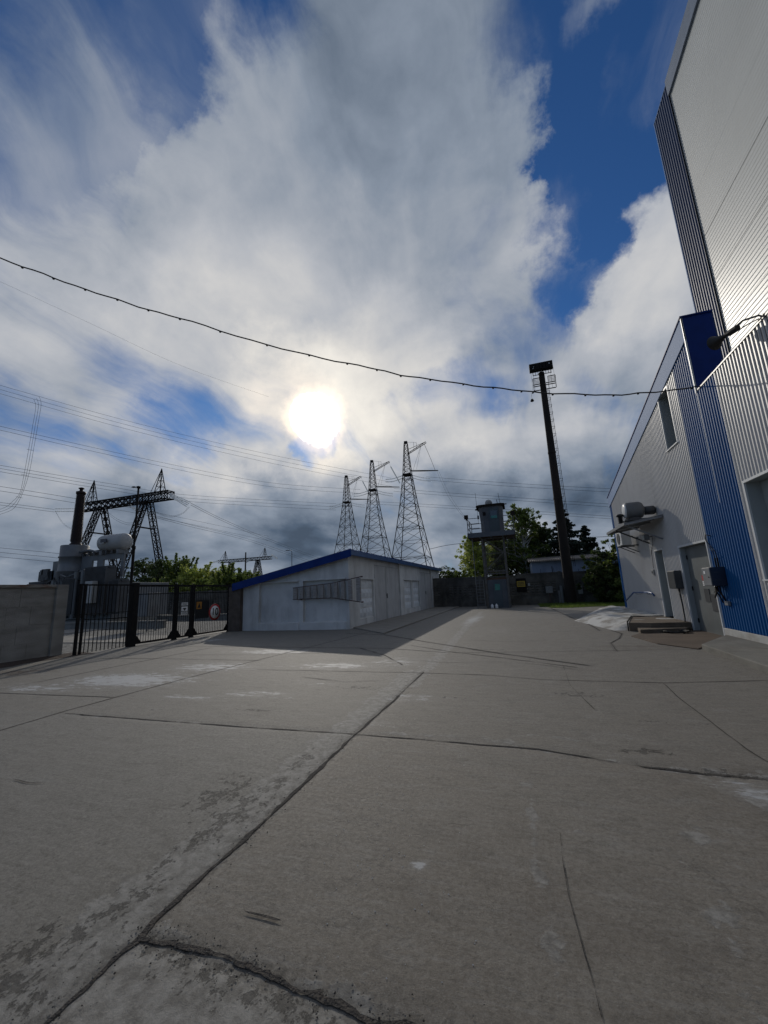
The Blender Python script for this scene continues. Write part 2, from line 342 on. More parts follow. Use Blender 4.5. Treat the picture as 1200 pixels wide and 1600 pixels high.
# ------------------------------------------------------------------ ground
rng = np.random.default_rng(7); random.seed(7)
tag(M().add([(-4000,-1500,-.06),(4000,-1500,-.06),(4000,6000,-.06),(-4000,6000,-.06)],[(0,1,2,3)]).build('ground', mt['terrain'], loc=(0,0,-.06)), kind='structure')
def G(*pts): return [tuple(at(px, py, Z=0)[:2]) for px, py in pts]
# joints traced on the ground plane: (points, half width, jaggedness)
JT = [  # noqa
 (G((20,1640),(60,1600),(215,1462),(242,1435),(370,1320),(450,1245),(550,1150),(608,1100),(662,1050)), .017, 1.1),
 (G((222,1458),(262,1468),(330,1490),(430,1530),(520,1565),(640,1603),(760,1640)), .017, 1.5),
 (G((100,1115),(280,1128),(430,1138),(550,1146),(700,1158),(840,1171),(965,1192)), .011, 1.3),
 (G((995,1196),(1100,1208),(1220,1219)), .014, 1.3),
 (G((-40,1153),(0,1142),(100,1112),(210,1082),(290,1060),(400,1032),(520,1002),(600,982)), .017, .7),
 (G((-40,1082),(0,1083),(180,1090)), .016, .7), (G((-40,1088),(0,1077),(100,1058),(240,1030),(330,1012)), .017, .6),
 (G((110,1028),(280,1030),(410,1032)), .014, .6), (G((205,1010),(330,1010),(600,1013),(700,1020)), .016, .5),
 (G((400,1046),(520,1049),(660,1052),(760,1055),(850,1062),(1040,1067),(1220,1063)), .011, .7),
 (G((662,1049),(664,1047)), .004, .5),
 (G((540,990),(600,992),(680,1005),(780,1021),(850,1030),(922,1040)), .034, .9), (G((640,1008),(700,1018),(800,1030),(905,1043)), .012, 1.2),
 (G((1035,1067),(1060,1090),(1100,1120),(1165,1170),(1215,1200)), .005, 1.6), (G((860,950),(895,966),(920,975),(938,986)), .025, .5),
 (G((955,985),(972,990),(968,998),(955,1005),(965,1018)), .018, 1.4), (G((700,1020),(800,1019),(1000,1016),(1095,1015)), .010, .5),
 (G((875,1300),(880,1350),(888,1400),(902,1450),(912,1490),(925,1530),(942,1600)), .0016, 1.6),
 (G((560,990),(690,975),(760,968),(900,968)), .008, .5), (G((20,1218),(45,1224),(70,1224)), .007, 1.),
]
for q, w_ in ((((775,1035),(840,1038),(905,1047)),.006),(((730,1000),(790,1003),(860,1001)),.008),(((620,1030),(700,1036),(790,1034)),.006),(((760,985),(850,988),(930,985)),.010),
              (((470,1058),(540,1066),(600,1064)),.006),(((880,1040),(890,1070),(930,1110)),.003),(((380,1425),(410,1432),(440,1441)),.004),
              (((700,1288),(730,1292),(745,1290)),.003),(((1005,1172),(1040,1176)),.008),(((560,1012),(600,1024),(630,1040)),.010),(((300,1024),(420,1022),(520,1020)),.008)): JT.append((G(*q), w_, 1.6))
LIGHT = G((640,1072),(662,1050),(700,1012),(722,986),(752,956))
def axis_pts(segs):
    out = [segs[0][0]]
    for a, b, h in segs:
        n = max(1, round((b-a)/h)); out += list(np.linspace(a, b, n+1)[1:])
    return np.array(out)
XS = axis_pts([(-13.55,-6,.15),(-6,3.6,.055),(3.6,12,.3)])
YS = axis_pts([(-16,0,.8),(0,1,.1),(1,6,.045),(6,12,.08),(12,34.2,.2)])
gx, gy = np.meshgrid(XS, YS); PX = gx.ravel(); PY = gy.ravel()
def dist_poly(pts, PX, PY):
    d = np.full(PX.shape, 1e9)
    for (ax, ay), (bx, by) in zip(pts[:-1], pts[1:]):
        vx, vy = bx-ax, by-ay; l = vx*vx+vy*vy+1e-12
        t = np.clip(((PX-ax)*vx+(PY-ay)*vy)/l, 0, 1)
        d = np.minimum(d, np.hypot(PX-ax-t*vx, PY-ay-t*vy))
    return d
near = np.zeros(PX.shape); 
for pts, w, j in JT: near = np.maximum(near, np.exp(-(dist_poly(pts, PX, PY)/(w*3.2+.03))**2)*min(1, w/.02))
smear = np.zeros(PX.shape)
for k, s_, off, a in ((0,.19,-.19,1.25),(1,.24,-.2,1.15),(20,.16,0,1.),(4,.15,0,.35),(2,.12,0,.35),(3,.2,.1,.4)):
    pts = [(x+off*(1 if k == 0 else 0), y+(off if k == 1 else 0)) for x, y in (JT[k][0] if k < 20 else LIGHT)]
    smear = np.maximum(smear, a*np.exp(-(dist_poly(pts, PX, PY)/s_)**2))
def blob(px, py, rx, ry, a=1., ang=0.):
    c = at(px, py, Z=0); dx, dy = PX-c.x, PY-c.y; ca, sa = math.cos(ang), math.sin(ang)
    return a*np.exp(-(((dx*ca+dy*sa)/rx)**2+((-dx*sa+dy*ca)/ry)**2))
for q, s_, a in ((G((822,1215),(836,1300),(846,1400),(868,1500),(884,1610)), .05, .62), (G((880,1300),(930,1296),(985,1300)), .03, .5), (G((1090,1300),(1120,1400),(1150,1500),(1180,1600)), .10, .5), (G((600,1145),(700,1150),(820,1160)), .06, .55), (G((1110,1205),(1160,1225),(1200,1262)), .10, .8), (G((760,1160),(830,1148),(910,1158)), .05, .6)):
    smear = np.maximum(smear, a*np.exp(-(dist_poly(q, PX, PY)/s_)**2))
spall = np.zeros(PX.shape)
for b_ in ((700,1090,.6,.12,.8),(480,1050,1.,.2,.7),(1050,1130,.5,.15,.8),(760,1015,1.2,.3,.8),(560,1000,1.2,.3,.7),(350,1240,.3,.5),(370,1270,.22,.5),(430,1225,.15,.35),(330,1300,.15,.3),(215,1400,.16,.3),(150,1440,.12,.25),(60,1480,.25,.3),(20,1540,.3,.25),(470,1190,.12,.4),(250,1480,.3,.12),(320,1520,.4,.15),(450,1575,.4,.12),(280,1330,.1,.3),(1010,1175,.3,.12),(400,1110,.5,.12),(900,1085,.5,.2),(560,1075,.5,.2),(1130,1210,.4,.15),(250,1110,.6,.15,.7)):
    spall = np.maximum(spall, blob(*b_))
pale = np.zeros(PX.shape)  # pale concrete patches; at mid-left they also paint the backlit sheen
for b_ in ((200,1062,1.7,.75,1.),(330,1042,1.3,.7,.8),(60,1075,1.4,.5,.7),(430,1018,1.6,.6,.8),(520,1040,1.3,.5,.75),(400,1085,1.,.3,.6),(640,1090,.5,.3,.6),(300,1090,.8,.2,.6),(330,1000,1.2,.8,.6),(620,1035,.9,.8,.6),(740,968,.5,4,.8),(655,1352,.06,.05,1.2),(500,1065,.9,.5,.4),(950,1150,.8,.3,.35),(1190,1240,.3,.3,.7),(560,1500,.3,.4,.2),(570,1130,.5,.2,.45),(840,1020,2.,.5,.2),(780,985,.7,2.,.35)):
    pale = np.maximum(pale, blob(*b_))
brownm = np.maximum.reduce([blob(1150,1230,.9,1.2,.3), blob(620,980,3,2,.3), blob(40,1050,1,.6,.8), blob(1000,1010,1.0,.8,.5), blob(820,975,2.5,2.,.3), blob(880,1450,1.4,1.2,.3)])
zz = .004*np.sin(PX*.9+.6)*np.sin(PY*.55)
zz -= .0105*np.clip(near, 0, 1)*((PY < 6) & (PX > -6) & (PX < 3.6))
J1X = np.interp(PY, [p[1] for p in JT[0][0]]+[12], [p[0] for p in JT[0][0]]+[-1.9])
J2Y = np.interp(PX, [p[0] for p in JT[1][0]], [p[1] for p in JT[1][0]])
J3Y = np.interp(PX, [p[0] for p in JT[2][0]+JT[3][0]], [p[1] for p in JT[2][0]+JT[3][0]])
tone = np.where(PX < J1X, np.where(PY > J3Y, .45, .15), np.where(PY < J2Y, .6, np.where(PY < J3Y, .95, .75)))
def grid_mesh(name, mat, zfun, attrs):
    me = bpy.data.meshes.new(name); nx, ny = len(XS), len(YS)
    co = np.stack([PX, PY, zfun], 1)
    idx = np.arange(nx*ny).reshape(ny, nx)
    F = np.stack([idx[:-1,:-1].ravel(), idx[:-1,1:].ravel(), idx[1:,1:].ravel(), idx[1:,:-1].ravel()], 1)
    me.vertices.add(len(co)); me.vertices.foreach_set('co', co.ravel().astype('f'))
    me.loops.add(F.size); me.loops.foreach_set('vertex_index', F.ravel().astype('i'))
    me.polygons.add(len(F)); me.polygons.foreach_set('loop_start', (np.arange(len(F))*4).astype('i')); me.polygons.foreach_set('use_smooth', np.ones(len(F), dtype=bool))
    me.update(calc_edges=True)
    for k, v in attrs.items():
        a = me.attributes.new(k, 'FLOAT', 'POINT'); a.data.foreach_set('value', v.astype('f'))
    me.materials.append(mat); o = bpy.data.objects.new(name, me); sc.collection.objects.link(o); return o
def yard_material():
    m = bpy.data.materials.new('yard_concrete'); m.use_nodes = True; nt = m.node_tree; N = nt.nodes; L = nt.links
    b = N['Principled BSDF']; P = N.new('ShaderNodeNewGeometry').outputs['Position']
    def noise(s, d=6, r=.6, st=(1, 1, 1), off=0):
        mp = N.new('ShaderNodeMapping'); L.new(P, mp.inputs[0]); mp.inputs['Scale'].default_value = st; mp.inputs['Location'].default_value = (off, off*.7, 0)
        n = N.new('ShaderNodeTexNoise'); n.inputs['Scale'].default_value = s; n.inputs['Detail'].default_value = d; n.inputs['Roughness'].default_value = r; L.new(mp.outputs[0], n.inputs[0]); return n.outputs[0]
    def mr(v, a, b_, c=0., d=1.):
        n = N.new('ShaderNodeMapRange'); n.interpolation_type = 'SMOOTHSTEP'; L.new(v, n.inputs[0])
        for i, q in enumerate((a, b_, c, d)): n.inputs[i+1].default_value = q
        return n.outputs[0]
    def mth(op, a, c):
        n = N.new('ShaderNodeMath'); n.operation = op
        for i, q in enumerate((a, c)):
            if isinstance(q, (int, float)): n.inputs[i].default_value = q
            else: L.new(q, n.inputs[i])
        return n.outputs[0]
    def mix(f, a, c):
        n = N.new('ShaderNodeMix'); n.data_type = 'RGBA'; L.new(f, n.inputs[0])
        for i, q in ((6, a), (7, c)):
            if isinstance(q, tuple): n.inputs[i].default_value = (*q, 1)
            else: L.new(q, n.inputs[i])
        return n.outputs[2]
    def attr(k): n = N.new('ShaderNodeAttribute'); n.attribute_name = k; return n.outputs['Fac']
    big = noise(.45, 5, .6); mid = noise(2.2, 8, .65, (1, 1.6, 1), 3); fin = noise(34, 8, .8); grit = noise(110, 5, .85); brush = noise(3., 8, .7, (.35, 3.2, 1), 9)
    c = mix(attr('tone'), (.176, .170, .152), (.182, .160, .130)); c = mix(mth('MULTIPLY', mr(big, .42, .58), .3), c, (.205, .190, .162))
    c = mix(mth('MULTIPLY', mr(mid, .50, .57), .13), c, (.110, .100, .086))
    pt = noise(5.5, 10, .8, (.8, 1.3, 1), 51); pt2 = noise(4.2, 10, .8, (.7, 1.5, 1), 63)
    c = mix(mth('MULTIPLY', mr(pt, .52, .57), .42), c, (.105, .096, .082)); c = mix(mth('MULTIPLY', mr(pt2, .53, .58), .36), c, (.245, .235, .213))
    m9 = noise(9, 9, .8, (.25, 2.6, 1), 77); c = mix(mth('MULTIPLY', mr(m9, .55, .59), .30), c, (.26, .25, .23)); c = mix(mth('MULTIPLY', mr(m9, .45, .41), .28), c, (.09, .082, .07))
    m12 = noise(15, 9, .85, (1, 1, 1), 91); c = mix(mth('MULTIPLY', mr(m12, .60, .64), .55), c, (.06, .055, .048))
    c = mix(mth('MULTIPLY', mr(brush, .57, .61), .16), c, (.20, .19, .172))
    c = mix(mth('MULTIPLY', mr(fin, .50, .62), .38), c, (.088, .080, .068)); c = mix(mth('MULTIPLY', mr(fin, .50, .40), .30), c, (.27, .255, .225))
    c = mix(mth('MULTIPLY', mr(grit, .55, .66), .60), c, (.29, .275, .25)); c = mix(mth('MULTIPLY', mr(grit, .45, .34), .65), c, (.055, .050, .044))
    c = mix(mr(mth('MULTIPLY', attr('brown'), mr(mid, .3, .6)), .1, .8), c, (.095, .074, .056))
    blot = noise(3.5, 9, .7, (1, 1.2, 1), 5)
    sm = mr(mth('ADD', attr('smear'), mth('MULTIPLY', mth('SUBTRACT', blot, .5), 2.6)), .45, .62)
    c = mix(mth('MULTIPLY', sm, .8), c, mix(mr(noise(11, 8, .75, (1, 1, 1), 41), .35, .65), (.30, .292, .27), (.135, .128, .115)))
    sp0 = noise(10, 9, .78, (1.15, .85, 1), 21)
    sp = mr(mth('ADD', attr('spall'), mth('MULTIPLY', mth('SUBTRACT', sp0, .5), 4.2)), .92, 1.08)
    c = mix(mth('MULTIPLY', sp, .72), c, (.045, .041, .036))
    c = mix(mth('MULTIPLY', mr(attr('pale'), .15, 1.), mr(pt2, .40, .60, .10, .42)), c, (.34, .345, .34))  # soft part of the pale patches and painted sheen
    pa = mr(mth('ADD', attr('pale'), mth('MULTIPLY', mth('SUBTRACT', noise(4.6, 10, .78, (.55, 1.5, 1), 14), .5), 3.2)), .56, .84)
    c = mix(mth('MULTIPLY', pa, .72), c, (.42, .43, .44))  # sharper part, sheen again mixed into the base colour
    nr = mr(mth('ADD', attr('near'), mth('MULTIPLY', mth('SUBTRACT', fin, .5), 1.2)), .45, 1.0)
    c = mix(mth('MULTIPLY', nr, .55), c, (.065, .060, .053))
    # hairline crazing and pits
    v = N.new('ShaderNodeTexVoronoi'); v.inputs['Scale'].default_value = 7.; L.new(P, v.inputs['Vector']); pit = mr(v.outputs['Distance'], .035, .015)
    c = mix(mth('MULTIPLY', pit, .7), c, (.05, .046, .04))
    v2 = N.new('ShaderNodeTexVoronoi'); v2.feature = 'DISTANCE_TO_EDGE'; v2.inputs['Scale'].default_value = .55
    wv = N.new('ShaderNodeVectorMath'); wv.operation = 'ADD'; nn = N.new('ShaderNodeTexNoise'); nn.inputs['Scale'].default_value = 1.6; nn.inputs['Detail'].default_value = 6; L.new(P, nn.inputs[0]); L.new(P, wv.inputs[0]); L.new(nn.outputs['Color'], wv.inputs[1]); L.new(wv.outputs[0], v2.inputs['Vector'])
    hair = mth('MULTIPLY', mr(v2.outputs['Distance'], .006, .001), mr(noise(.8, 3, .5, (1, 1, 1), 30), .52, .62))
    c = mix(mth('MULTIPLY', hair, .22), c, (.06, .055, .05))
    L.new(c, b.inputs['Base Color'])
    L.new(mr(mth('ADD', fin, mth('MULTIPLY', pa, -.3)), .2, .8, .66, .84), b.inputs['Roughness']); b.inputs['Specular IOR Level'].default_value = .35
    h = mth('ADD', mth('MULTIPLY', grit, .22), mth('MULTIPLY', fin, .5)); h = mth('SUBTRACT', h, mth('MULTIPLY', sp, .5)); h = mth('ADD', h, mth('MULTIPLY', sm, .12))
    h = mth('SUBTRACT', h, mth('MULTIPLY', pit, .3)); h = mth('SUBTRACT', h, mth('MULTIPLY', nr, .35)); h = mth('SUBTRACT', h, mth('MULTIPLY', hair, .08))
    bp = N.new('ShaderNodeBump'); bp.inputs['Strength'].default_value = .75; bp.inputs['Distance'].default_value = .016; L.new(h, bp.inputs['Height']); L.new(bp.outputs[0], b.inputs['Normal'])
    return m
yard = grid_mesh('yard_paving', yard_material(), zz, dict(near=near, smear=smear, spall=spall, pale=pale, brown=brownm, tone=tone)); tag(yard, kind='structure')
def zg(x, y): return .004*math.sin(x*.9+.6)*math.sin(y*.55)
def ribbon(pts, w, jag, z, m, wfun=None):
    pts = [np.array(p) for p in pts]; out = []
    for a, b in zip(pts[:-1], pts[1:]):
        L_ = np.linalg.norm(b-a); dm = max(1., np.linalg.norm((a+b)/2)); n = max(2, int(L_/(.012*dm)))
        for i in range(n): out.append(a+(b-a)*i/n)
    out.append(pts[-1]); out = np.array(out); n = len(out)
    def nz(s):
        k = np.convolve(rng.normal(size=n+4*s), np.ones(2*s+1)/(2*s+1)**.5, 'same')[2*s:2*s+n]; return k
    wob = (nz(9)*.25+nz(3)*.15)*w*jag; l = np.clip(w*(.8+jag*(.22*nz(2)+.28*nz(1)+.15*nz(6))), w*.12, w*2.4); r_ = np.clip(w*(.8+jag*(.22*nz(2)+.28*nz(1)+.15*nz(6))), w*.12, w*2.4)
    d = np.gradient(out, axis=0); d /= np.linalg.norm(d, axis=1)[:, None]; nrm = np.stack([-d[:, 1], d[:, 0]], 1)
    l[0] = r_[0] = l[-1] = r_[-1] = w*.1
    A = out+nrm*(wob+l)[:, None]; B = out+nrm*(wob-r_)[:, None]
    dip = lambda q: -.0105*.55*min(1, w/.02) if q[1] < 5.9 and -5.9 < q[0] < 3.5 else .0
    vs = [(*q, zg(*q)+z+dip(q)) for q in A]+[(*q, zg(*q)+z+dip(q)) for q in B]
    m.add(vs, [(i, i+1, n+i+1, n+i) for i in range(n-1)], True)
jm = M()
for i, (pts, w, j) in enumerate(JT): ribbon(pts, w, j, .0018+.00025*i, jm)
tag(jm.build('joint_filling', mt['filler'], loc=(0, 0, 0)), kind='structure')
# white chips put in for the sparkle glints on the slab
cm = M()
for i in range(170):
    px = random.gauss(590, 45) if i < 120 else random.uniform(450, 760); py = random.gauss(1310, 75) if i < 120 else random.uniform(1180, 1560)
    if px < 1100-(py-1100)*1.05-10 and px < 480: continue
    q = at(px, py, Z=0); s = random.uniform(.0012, .0042); c = Vector((q.x, q.y, zg(q.x, q.y)+s*.6))
    cm.add([c+Vector((random.uniform(.6,1.4)*s*a, random.uniform(.6,1.4)*s*b_, s*h)) for a, b_, h in ((1,0,0),(0,1,0),(-1,0,0),(0,-1,0),(0,0,1))], [(0,1,4),(1,2,4),(2,3,4),(3,0,4)])
tag(cm.build('glint_chips', mt['chip'], loc=(0, 0, 0)), 'tiny white chips standing in for glints, scattered over the middle concrete slab', kind='stuff')
# crumbs of broken concrete along the joints
for nm, mm, seed_ in (('concrete_crumbs', 'smear', 3), ('dark_grit', 'filler', 4)):
    rr = random.Random(seed_); cm = M()
    for k, cnt, sp_w in ((0, 380, .055), (1, 260, .05), (2, 50, .03), (3, 50, .03)):
        pts = JT[k][0]; Ls = [math.dist(a, b) for a, b in zip(pts[:-1], pts[1:])]; tot = sum(Ls)
        for i in range(cnt):
            t = tot*rr.random()**(1.3); j = 0
            while j < len(Ls)-1 and t > Ls[j]: t -= Ls[j]; j += 1
            f_ = min(1, t/Ls[j]); x = pts[j][0]+(pts[j+1][0]-pts[j][0])*f_+rr.gauss(0, sp_w); y = pts[j][1]+(pts[j+1][1]-pts[j][1])*f_+rr.gauss(0, sp_w)
            s_ = .0012+.0045*rr.random()**3; c = Vector((x, y, zg(x, y)+.002)); a0 = rr.uniform(0, 6)
            ring = [c+Vector((math.cos(a0+q*1.26)*s_*rr.uniform(.6,1.3), math.sin(a0+q*1.26)*s_*rr.uniform(.6,1.3), 0)) for q in range(5)]
            top = [p.lerp(c, .45)+Vector((0, 0, s_*rr.uniform(.5, .9))) for p in ring]
            cm.add(ring+top, [(q, (q+1) % 5, 5+(q+1) % 5, 5+q) for q in range(5)]+[(5, 6, 7, 8, 9)])
    tag(cm.build(nm, mt[mm], loc=(0, 0, 0)), 'small crumbs scattered along the slab joints' if seed_ == 3 else 'dark grit scattered along the slab joints', kind='stuff')
# cement apron in front of the shed (raised edge) and soil strip at the wall foot
ap = [tuple(at(px, py, Z=0)[:2]) for px, py in ((547,986),(600,991),(640,976),(692,955))]
m = M(); m.prism([(ap[1][0], ap[1][1]), (ap[3][0]+.3, 36.9), (-7.02, 36.9), (-7.02, 16.6)], 'Z', -.02, .05)
tag(m.build('shed_apron', mt['path'], bevel=.012), kind='structure')
m = M(); pts = []
n = 60
for i in range(n+1):
    y = -12+21.6*i/n; e = -13.5+.55+.10*math.sin(y*2.1)+.07*math.sin(y*5.3); pts.append((e, y))
m.add([(x, y, zg(x, y)+.006) for x, y in pts]+[(-13.6, y, .05) for x, y in pts], [(i, i+1, n+2+i, n+1+i) for i in range(n)], True)
tag(m.build('soil_strip', mt['soil'], loc=(0,0,0)), kind='structure')
# substation ground beyond the gate
tag(M().add([(-70,-20,-.02),(-13.5,-20,-.02),(-13.5,34,-.02),(-70,34,-.02)],[(0,1,2,3)]).build('gravel', mt['gravel'], loc=(0,0,-.02)), kind='structure')
m = M(); m.box(-60,-13.52,12.2,14.6,-.3,.012); tag(m.build('service_road', mt['path']), kind='structure')
m = M(); m.box(-27.5,-24.,-20,12.18,-.3,.012); m.box(-27.5,-24.,14.62,33.5,-.3,.012); tag(m.build('cross_road', mt['path']), kind='structure')
# ------------------------------------------------------------------ buildings on the right
def ribs(m, X, y0, y1, zb, zt, pitch=.115, dep=.022, thick=None):
    """vertical trapezoid ribs on a plane x = X, facing -x; zt may be a function of y"""
    zf = zt if callable(zt) else (lambda y: zt)
    ys = []; k0 = math.floor(y0/pitch); y = k0*pitch
    prof = ((0, 0), (.32, 0), (.5, 1), (.82, 1))
    while y < y1:
        for a, b in prof: ys.append((y+a*pitch, b*dep))
        y += pitch
    def ev(yy):
        t = (yy/pitch) % 1; pr = [(0, 0), (.32, 0), (.5, 1), (.82, 1), (1, 0)]
        for (a, b), (c, d) in zip(pr[:-1], pr[1:]):
            if a <= t <= c: return (b+(d-b)*(t-a)/(c-a))*dep
        return 0
    pts = [(y0, ev(y0))]+[p for p in ys if y0+1e-4 < p[0] < y1-1e-4]+[(y1, ev(y1))]
    n = len(pts)
    vs = [(X-b, y, zb) for y, b in pts]+[(X-b, y, zf(y)) for y, b in pts]
    m.add(vs, [(i, i+1, n+i+1, n+i) for i in range(n-1)])
def hribs(m, X, y0, y1, z0, z1, pitch=.17, dep=.012):
    z = z0; vs = []
    while z < z1:
        for a, b in ((0, 0), (.55, 0), (.72, 1), (.9, 1)):
            if z+a*pitch <= z1: vs.append((z+a*pitch, b*dep))
        z += pitch
    vs.append((z1, 0)); n = len(vs)
    m.add([(X-b, y0, z) for z, b in vs]+[(X-b, y1, z) for z, b in vs], [(i, i+1, n+i+1, n+i) for i in range(n-1)])
WX = 4.65
def opening(parent, kind, y0, y1, z0, z1, dep=.33):
    """reveal sheets and white trim round a hole in the wall at x = WX"""
    fr = M(); t = .05
    fr.box(WX-.035, WX+.0, y0-t, y0, z0, z1+t); fr.box(WX-.035, WX+.0, y1, y1+t, z0, z1+t); fr.box(WX-.035, WX+.0, y0, y1, z1, z1+t)
    if kind == 'window': fr.box(WX-.06, WX+.0, y0-t, y1+t, z0-.03, z0)
    rv = M(); rv.box(WX, WX+dep, y1-.006, y1+.03, z0, z1); rv.box(WX, WX+dep, y0-.03, y0+.006, z0, z1); rv.box(WX, WX+dep, y0, y1, z1-.004, z1+.03)
    if kind == 'window': rv.box(WX, WX+dep, y0, y1, z0-.03, z0+.004)
    return fr, rv
# --- near annex
na = thing('low_building', (WX, 0, 0), 'low grey ribbed metal building with a blue corner band, nearest on the right', 'building')
m = M(); ribs(m, WX, -14, 7.6, .28, 6.0); ribs(m, WX, 7.6, 10.0, .28, 1.41); ribs(m, WX, 7.6, 10.0, 3.38, 6.0); ribs(m, WX, 10.0, 10.21, .28, 6.0)
wl_na = m.build('wall', mt['siding'], na)
m = M(); ribs(m, WX-.002, 10.21, 11.15, .28, 6.0); m.build('corner_band', mt['blue'], na)
m = M(); m.box(WX+.56, 8.6, -14, 11.1, 0, 5.9); m.box(WX, WX+.56, -14.05, -14, 0, 5.9); m.build('core', mt['reveal'], na)
m = M(); m.box(WX-.035, WX+.12, -14.1, 11.145, 6.0, 6.035); tag(m.build('parapet_cap', mt['boxgrey'], na), 'dark metal parapet cap')
m = M(); m.box(WX+.0, WX+.3, -14.1, 11.14, 5.2, 5.99); m.build('parapet', mt['siding'], na)
m = M(); m.box(WX-.045, WX+.1, -14, 12.2, -.05, .275); m.build('plinth', mt['plinth'], na, bevel=.008)
m = M(); m.box(WX-.027, WX-.002, 10.2, 10.218, .28, 6.0); m.build('corner_trim', mt['whitetrim'], na)
fr, rv = opening(na, 'window', 7.6, 10.0, 1.41, 3.38, .55)
w = fr.build('window', mt['whitetrim'], na); rv.build('reveal', mt['reveal'], w)
g = M(); g.box(WX+.24, WX+.27, 7.61, 9.99, 1.42, 3.37); g.build('blind_panel', mt['reveal'], w)
# --- far annex with rising roof
fa = thing('side_building', (WX, 16, 0), 'grey ribbed metal annex with two doors under a roof edge that rises towards the hall', 'building')
zt = lambda y: 8.03-(y-11.15)*(8.03-5.6)/(22.0-11.15)
zf = lambda y: zt(y)-.62+(y-11.15)*.012
BL = M(); ribs(BL, WX-.002, 11.155, 12.2, .28, lambda y: zf(y)+.05); BL.build('corner_band', mt['blue'], fa)
m = M()
ribs(m, WX, 12.2, 12.29, .28, lambda y: zf(y)+.05); ribs(m, WX, 12.29, 12.8, 2.45, lambda y: zf(y)+.05)
ribs(m, WX, 12.8, 13.58, 2.45, 5.25); ribs(m, WX, 12.8, 13.58, 6.98, lambda y: zf(y)+.05)
ribs(m, WX, 13.58, 14.15, 2.45, lambda y: zf(y)+.05); ribs(m, WX, 14.15, 15.6, .02, lambda y: zf(y)+.05)
ribs(m, WX, 15.6, 16.4, 2.51, lambda y: zf(y)+.05); ribs(m, WX, 16.4, 21.6, .28, lambda y: zf(y)+.05)
m.build('wall', mt['siding'], fa)
m = M(); ribs(m, WX-.002, 21.6, 22.0, .28, lambda y: zf(y)+.05); tag(m.build('corner_band', mt['blue'], fa), 'narrow blue band at the far corner')
m = M(); m.prism([(11.17, -.02), (21.99, -.02), (21.99, zt(22)-.1), (11.17, zt(11.15)-.1)], 'X', WX+.34, WX+.6); m.box(WX+.6, 8.6, 11.2, 21.97, -.02, 5.0); m.build('core', mt['reveal'], fa)
m = M(); m.box(WX-.02, WX+.62, 21.99, 22.02, -.02, zt(22)-.05); m.build('end_wall', mt['blue'], fa)
m = M(); m.prism([(11.1, zf(11.1)), (22.06, zf(22.06)), (22.06, zt(22.06)), (11.1, zt(11.1))], 'X', WX-.05, WX-.028); m.build('roof_flashing', mt['fascia'], fa)
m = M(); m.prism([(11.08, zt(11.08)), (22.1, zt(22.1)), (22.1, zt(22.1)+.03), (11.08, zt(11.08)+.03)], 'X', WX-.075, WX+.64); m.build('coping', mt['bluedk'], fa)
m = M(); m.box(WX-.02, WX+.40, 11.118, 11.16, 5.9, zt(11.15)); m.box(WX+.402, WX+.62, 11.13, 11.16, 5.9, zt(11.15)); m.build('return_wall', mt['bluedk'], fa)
m = M(); m.box(WX-.056, WX-.02, 11.10, 11.13, 5.95, zt(11.15)-.002); m.box(WX-.0285, WX-.003, 11.143, 11.155, 3.2, 6.0); m.build('corner_trim', mt['whitetrim'], fa)
m = M(); m.box(WX-.035, WX+.1, 16.45, 22.0, .1, .28); m.box(WX-.035, WX+.1, 14.2, 15.55, -.03, .06); m.build('plinth', mt['plinth'], fa)
fr, rv = opening(fa, 'window', 12.8, 13.58, 5.27, 6.95)
w = fr.build('window', mt['whitetrim'], fa); rv.build('reveal', mt['reveal'], w)
g = M(); g.box(WX+.3, WX+.335, 12.8, 13.56, 5.28, 6.94); g.build('pane', mt['glass'], w)
g = M(); g.box(WX+.26, WX+.3, 12.8, 12.86, 5.28, 6.94); g.box(WX+.26, WX+.3, 13.48, 13.55, 5.28, 6.94); g.box(WX+.26, WX+.3, 12.86, 13.48, 6.0, 6.05); build_each(g, 'sash', mt['boxgrey'], w)
fr, rv = opening(fa, 'door', 12.29, 14.15, .0, 2.40, .18)
d = fr.build('door_frame', mt['whitetrim'], fa); rv.build('reveal', mt['reveal'], d)
g = M(); g.box(WX+0.130, WX+0.185, 12.3, 14.14, .01, 2.39); dr = g.build('door', mt['doorgrey'], fa)
g = M(); g.box(WX+0.112, WX+0.130, 12.36, 13.02, .62, 1.06); g.box(WX+0.112, WX+0.130, 13.05, 13.35, .85, 1.2); g.build('panel_plate', mt['boxgrey'], dr)
g = M(); g.box(WX+0.118, WX+0.130, 13.2, 13.34, 1.42, 1.56); g.build('red_notice', mt['signred'], dr)
g = M(); g.box(WX+0.118, WX+0.130, 13.2, 13.34, 1.28, 1.40); g.box(WX+0.118, WX+0.130, 12.98, 13.13, 1.34, 1.52); g.build('white_notice', mt['signwhite'], dr)
g = M()
for k in range(4): g.box(WX+0.115, WX+0.118, 13.005, 13.105, 1.37+.035*k, 1.383+.035*k)
for k in range(2): g.box(WX+0.115, WX+0.118, 13.215, 13.325, 1.31+.04*k, 1.32+.04*k)
build_each(g, 'notice_line', mt['ink'], dr)
g = M(); g.tube((WX+0.110, 12.6, 1.12), (WX+0.050, 12.6, 1.12), .02, n=10); g.bar((WX+0.060, 12.6, 1.12), (WX+0.060, 12.75, 1.12), .02); g.build('handle', mt['galv'], dr)
g = M()
for z in (.3, 1.2, 2.1): g.tube((WX+0.120, 14.1, z-.06), (WX+0.120, 14.1, z+.06), .02)
build_each(g, 'hinge', mt['black'], dr)
fr, rv = opening(fa, 'door', 15.6, 16.4, .25, 2.47)
d = fr.build('door_frame', mt['whitetrim'], fa); rv.build('reveal', mt['reveal'], d)
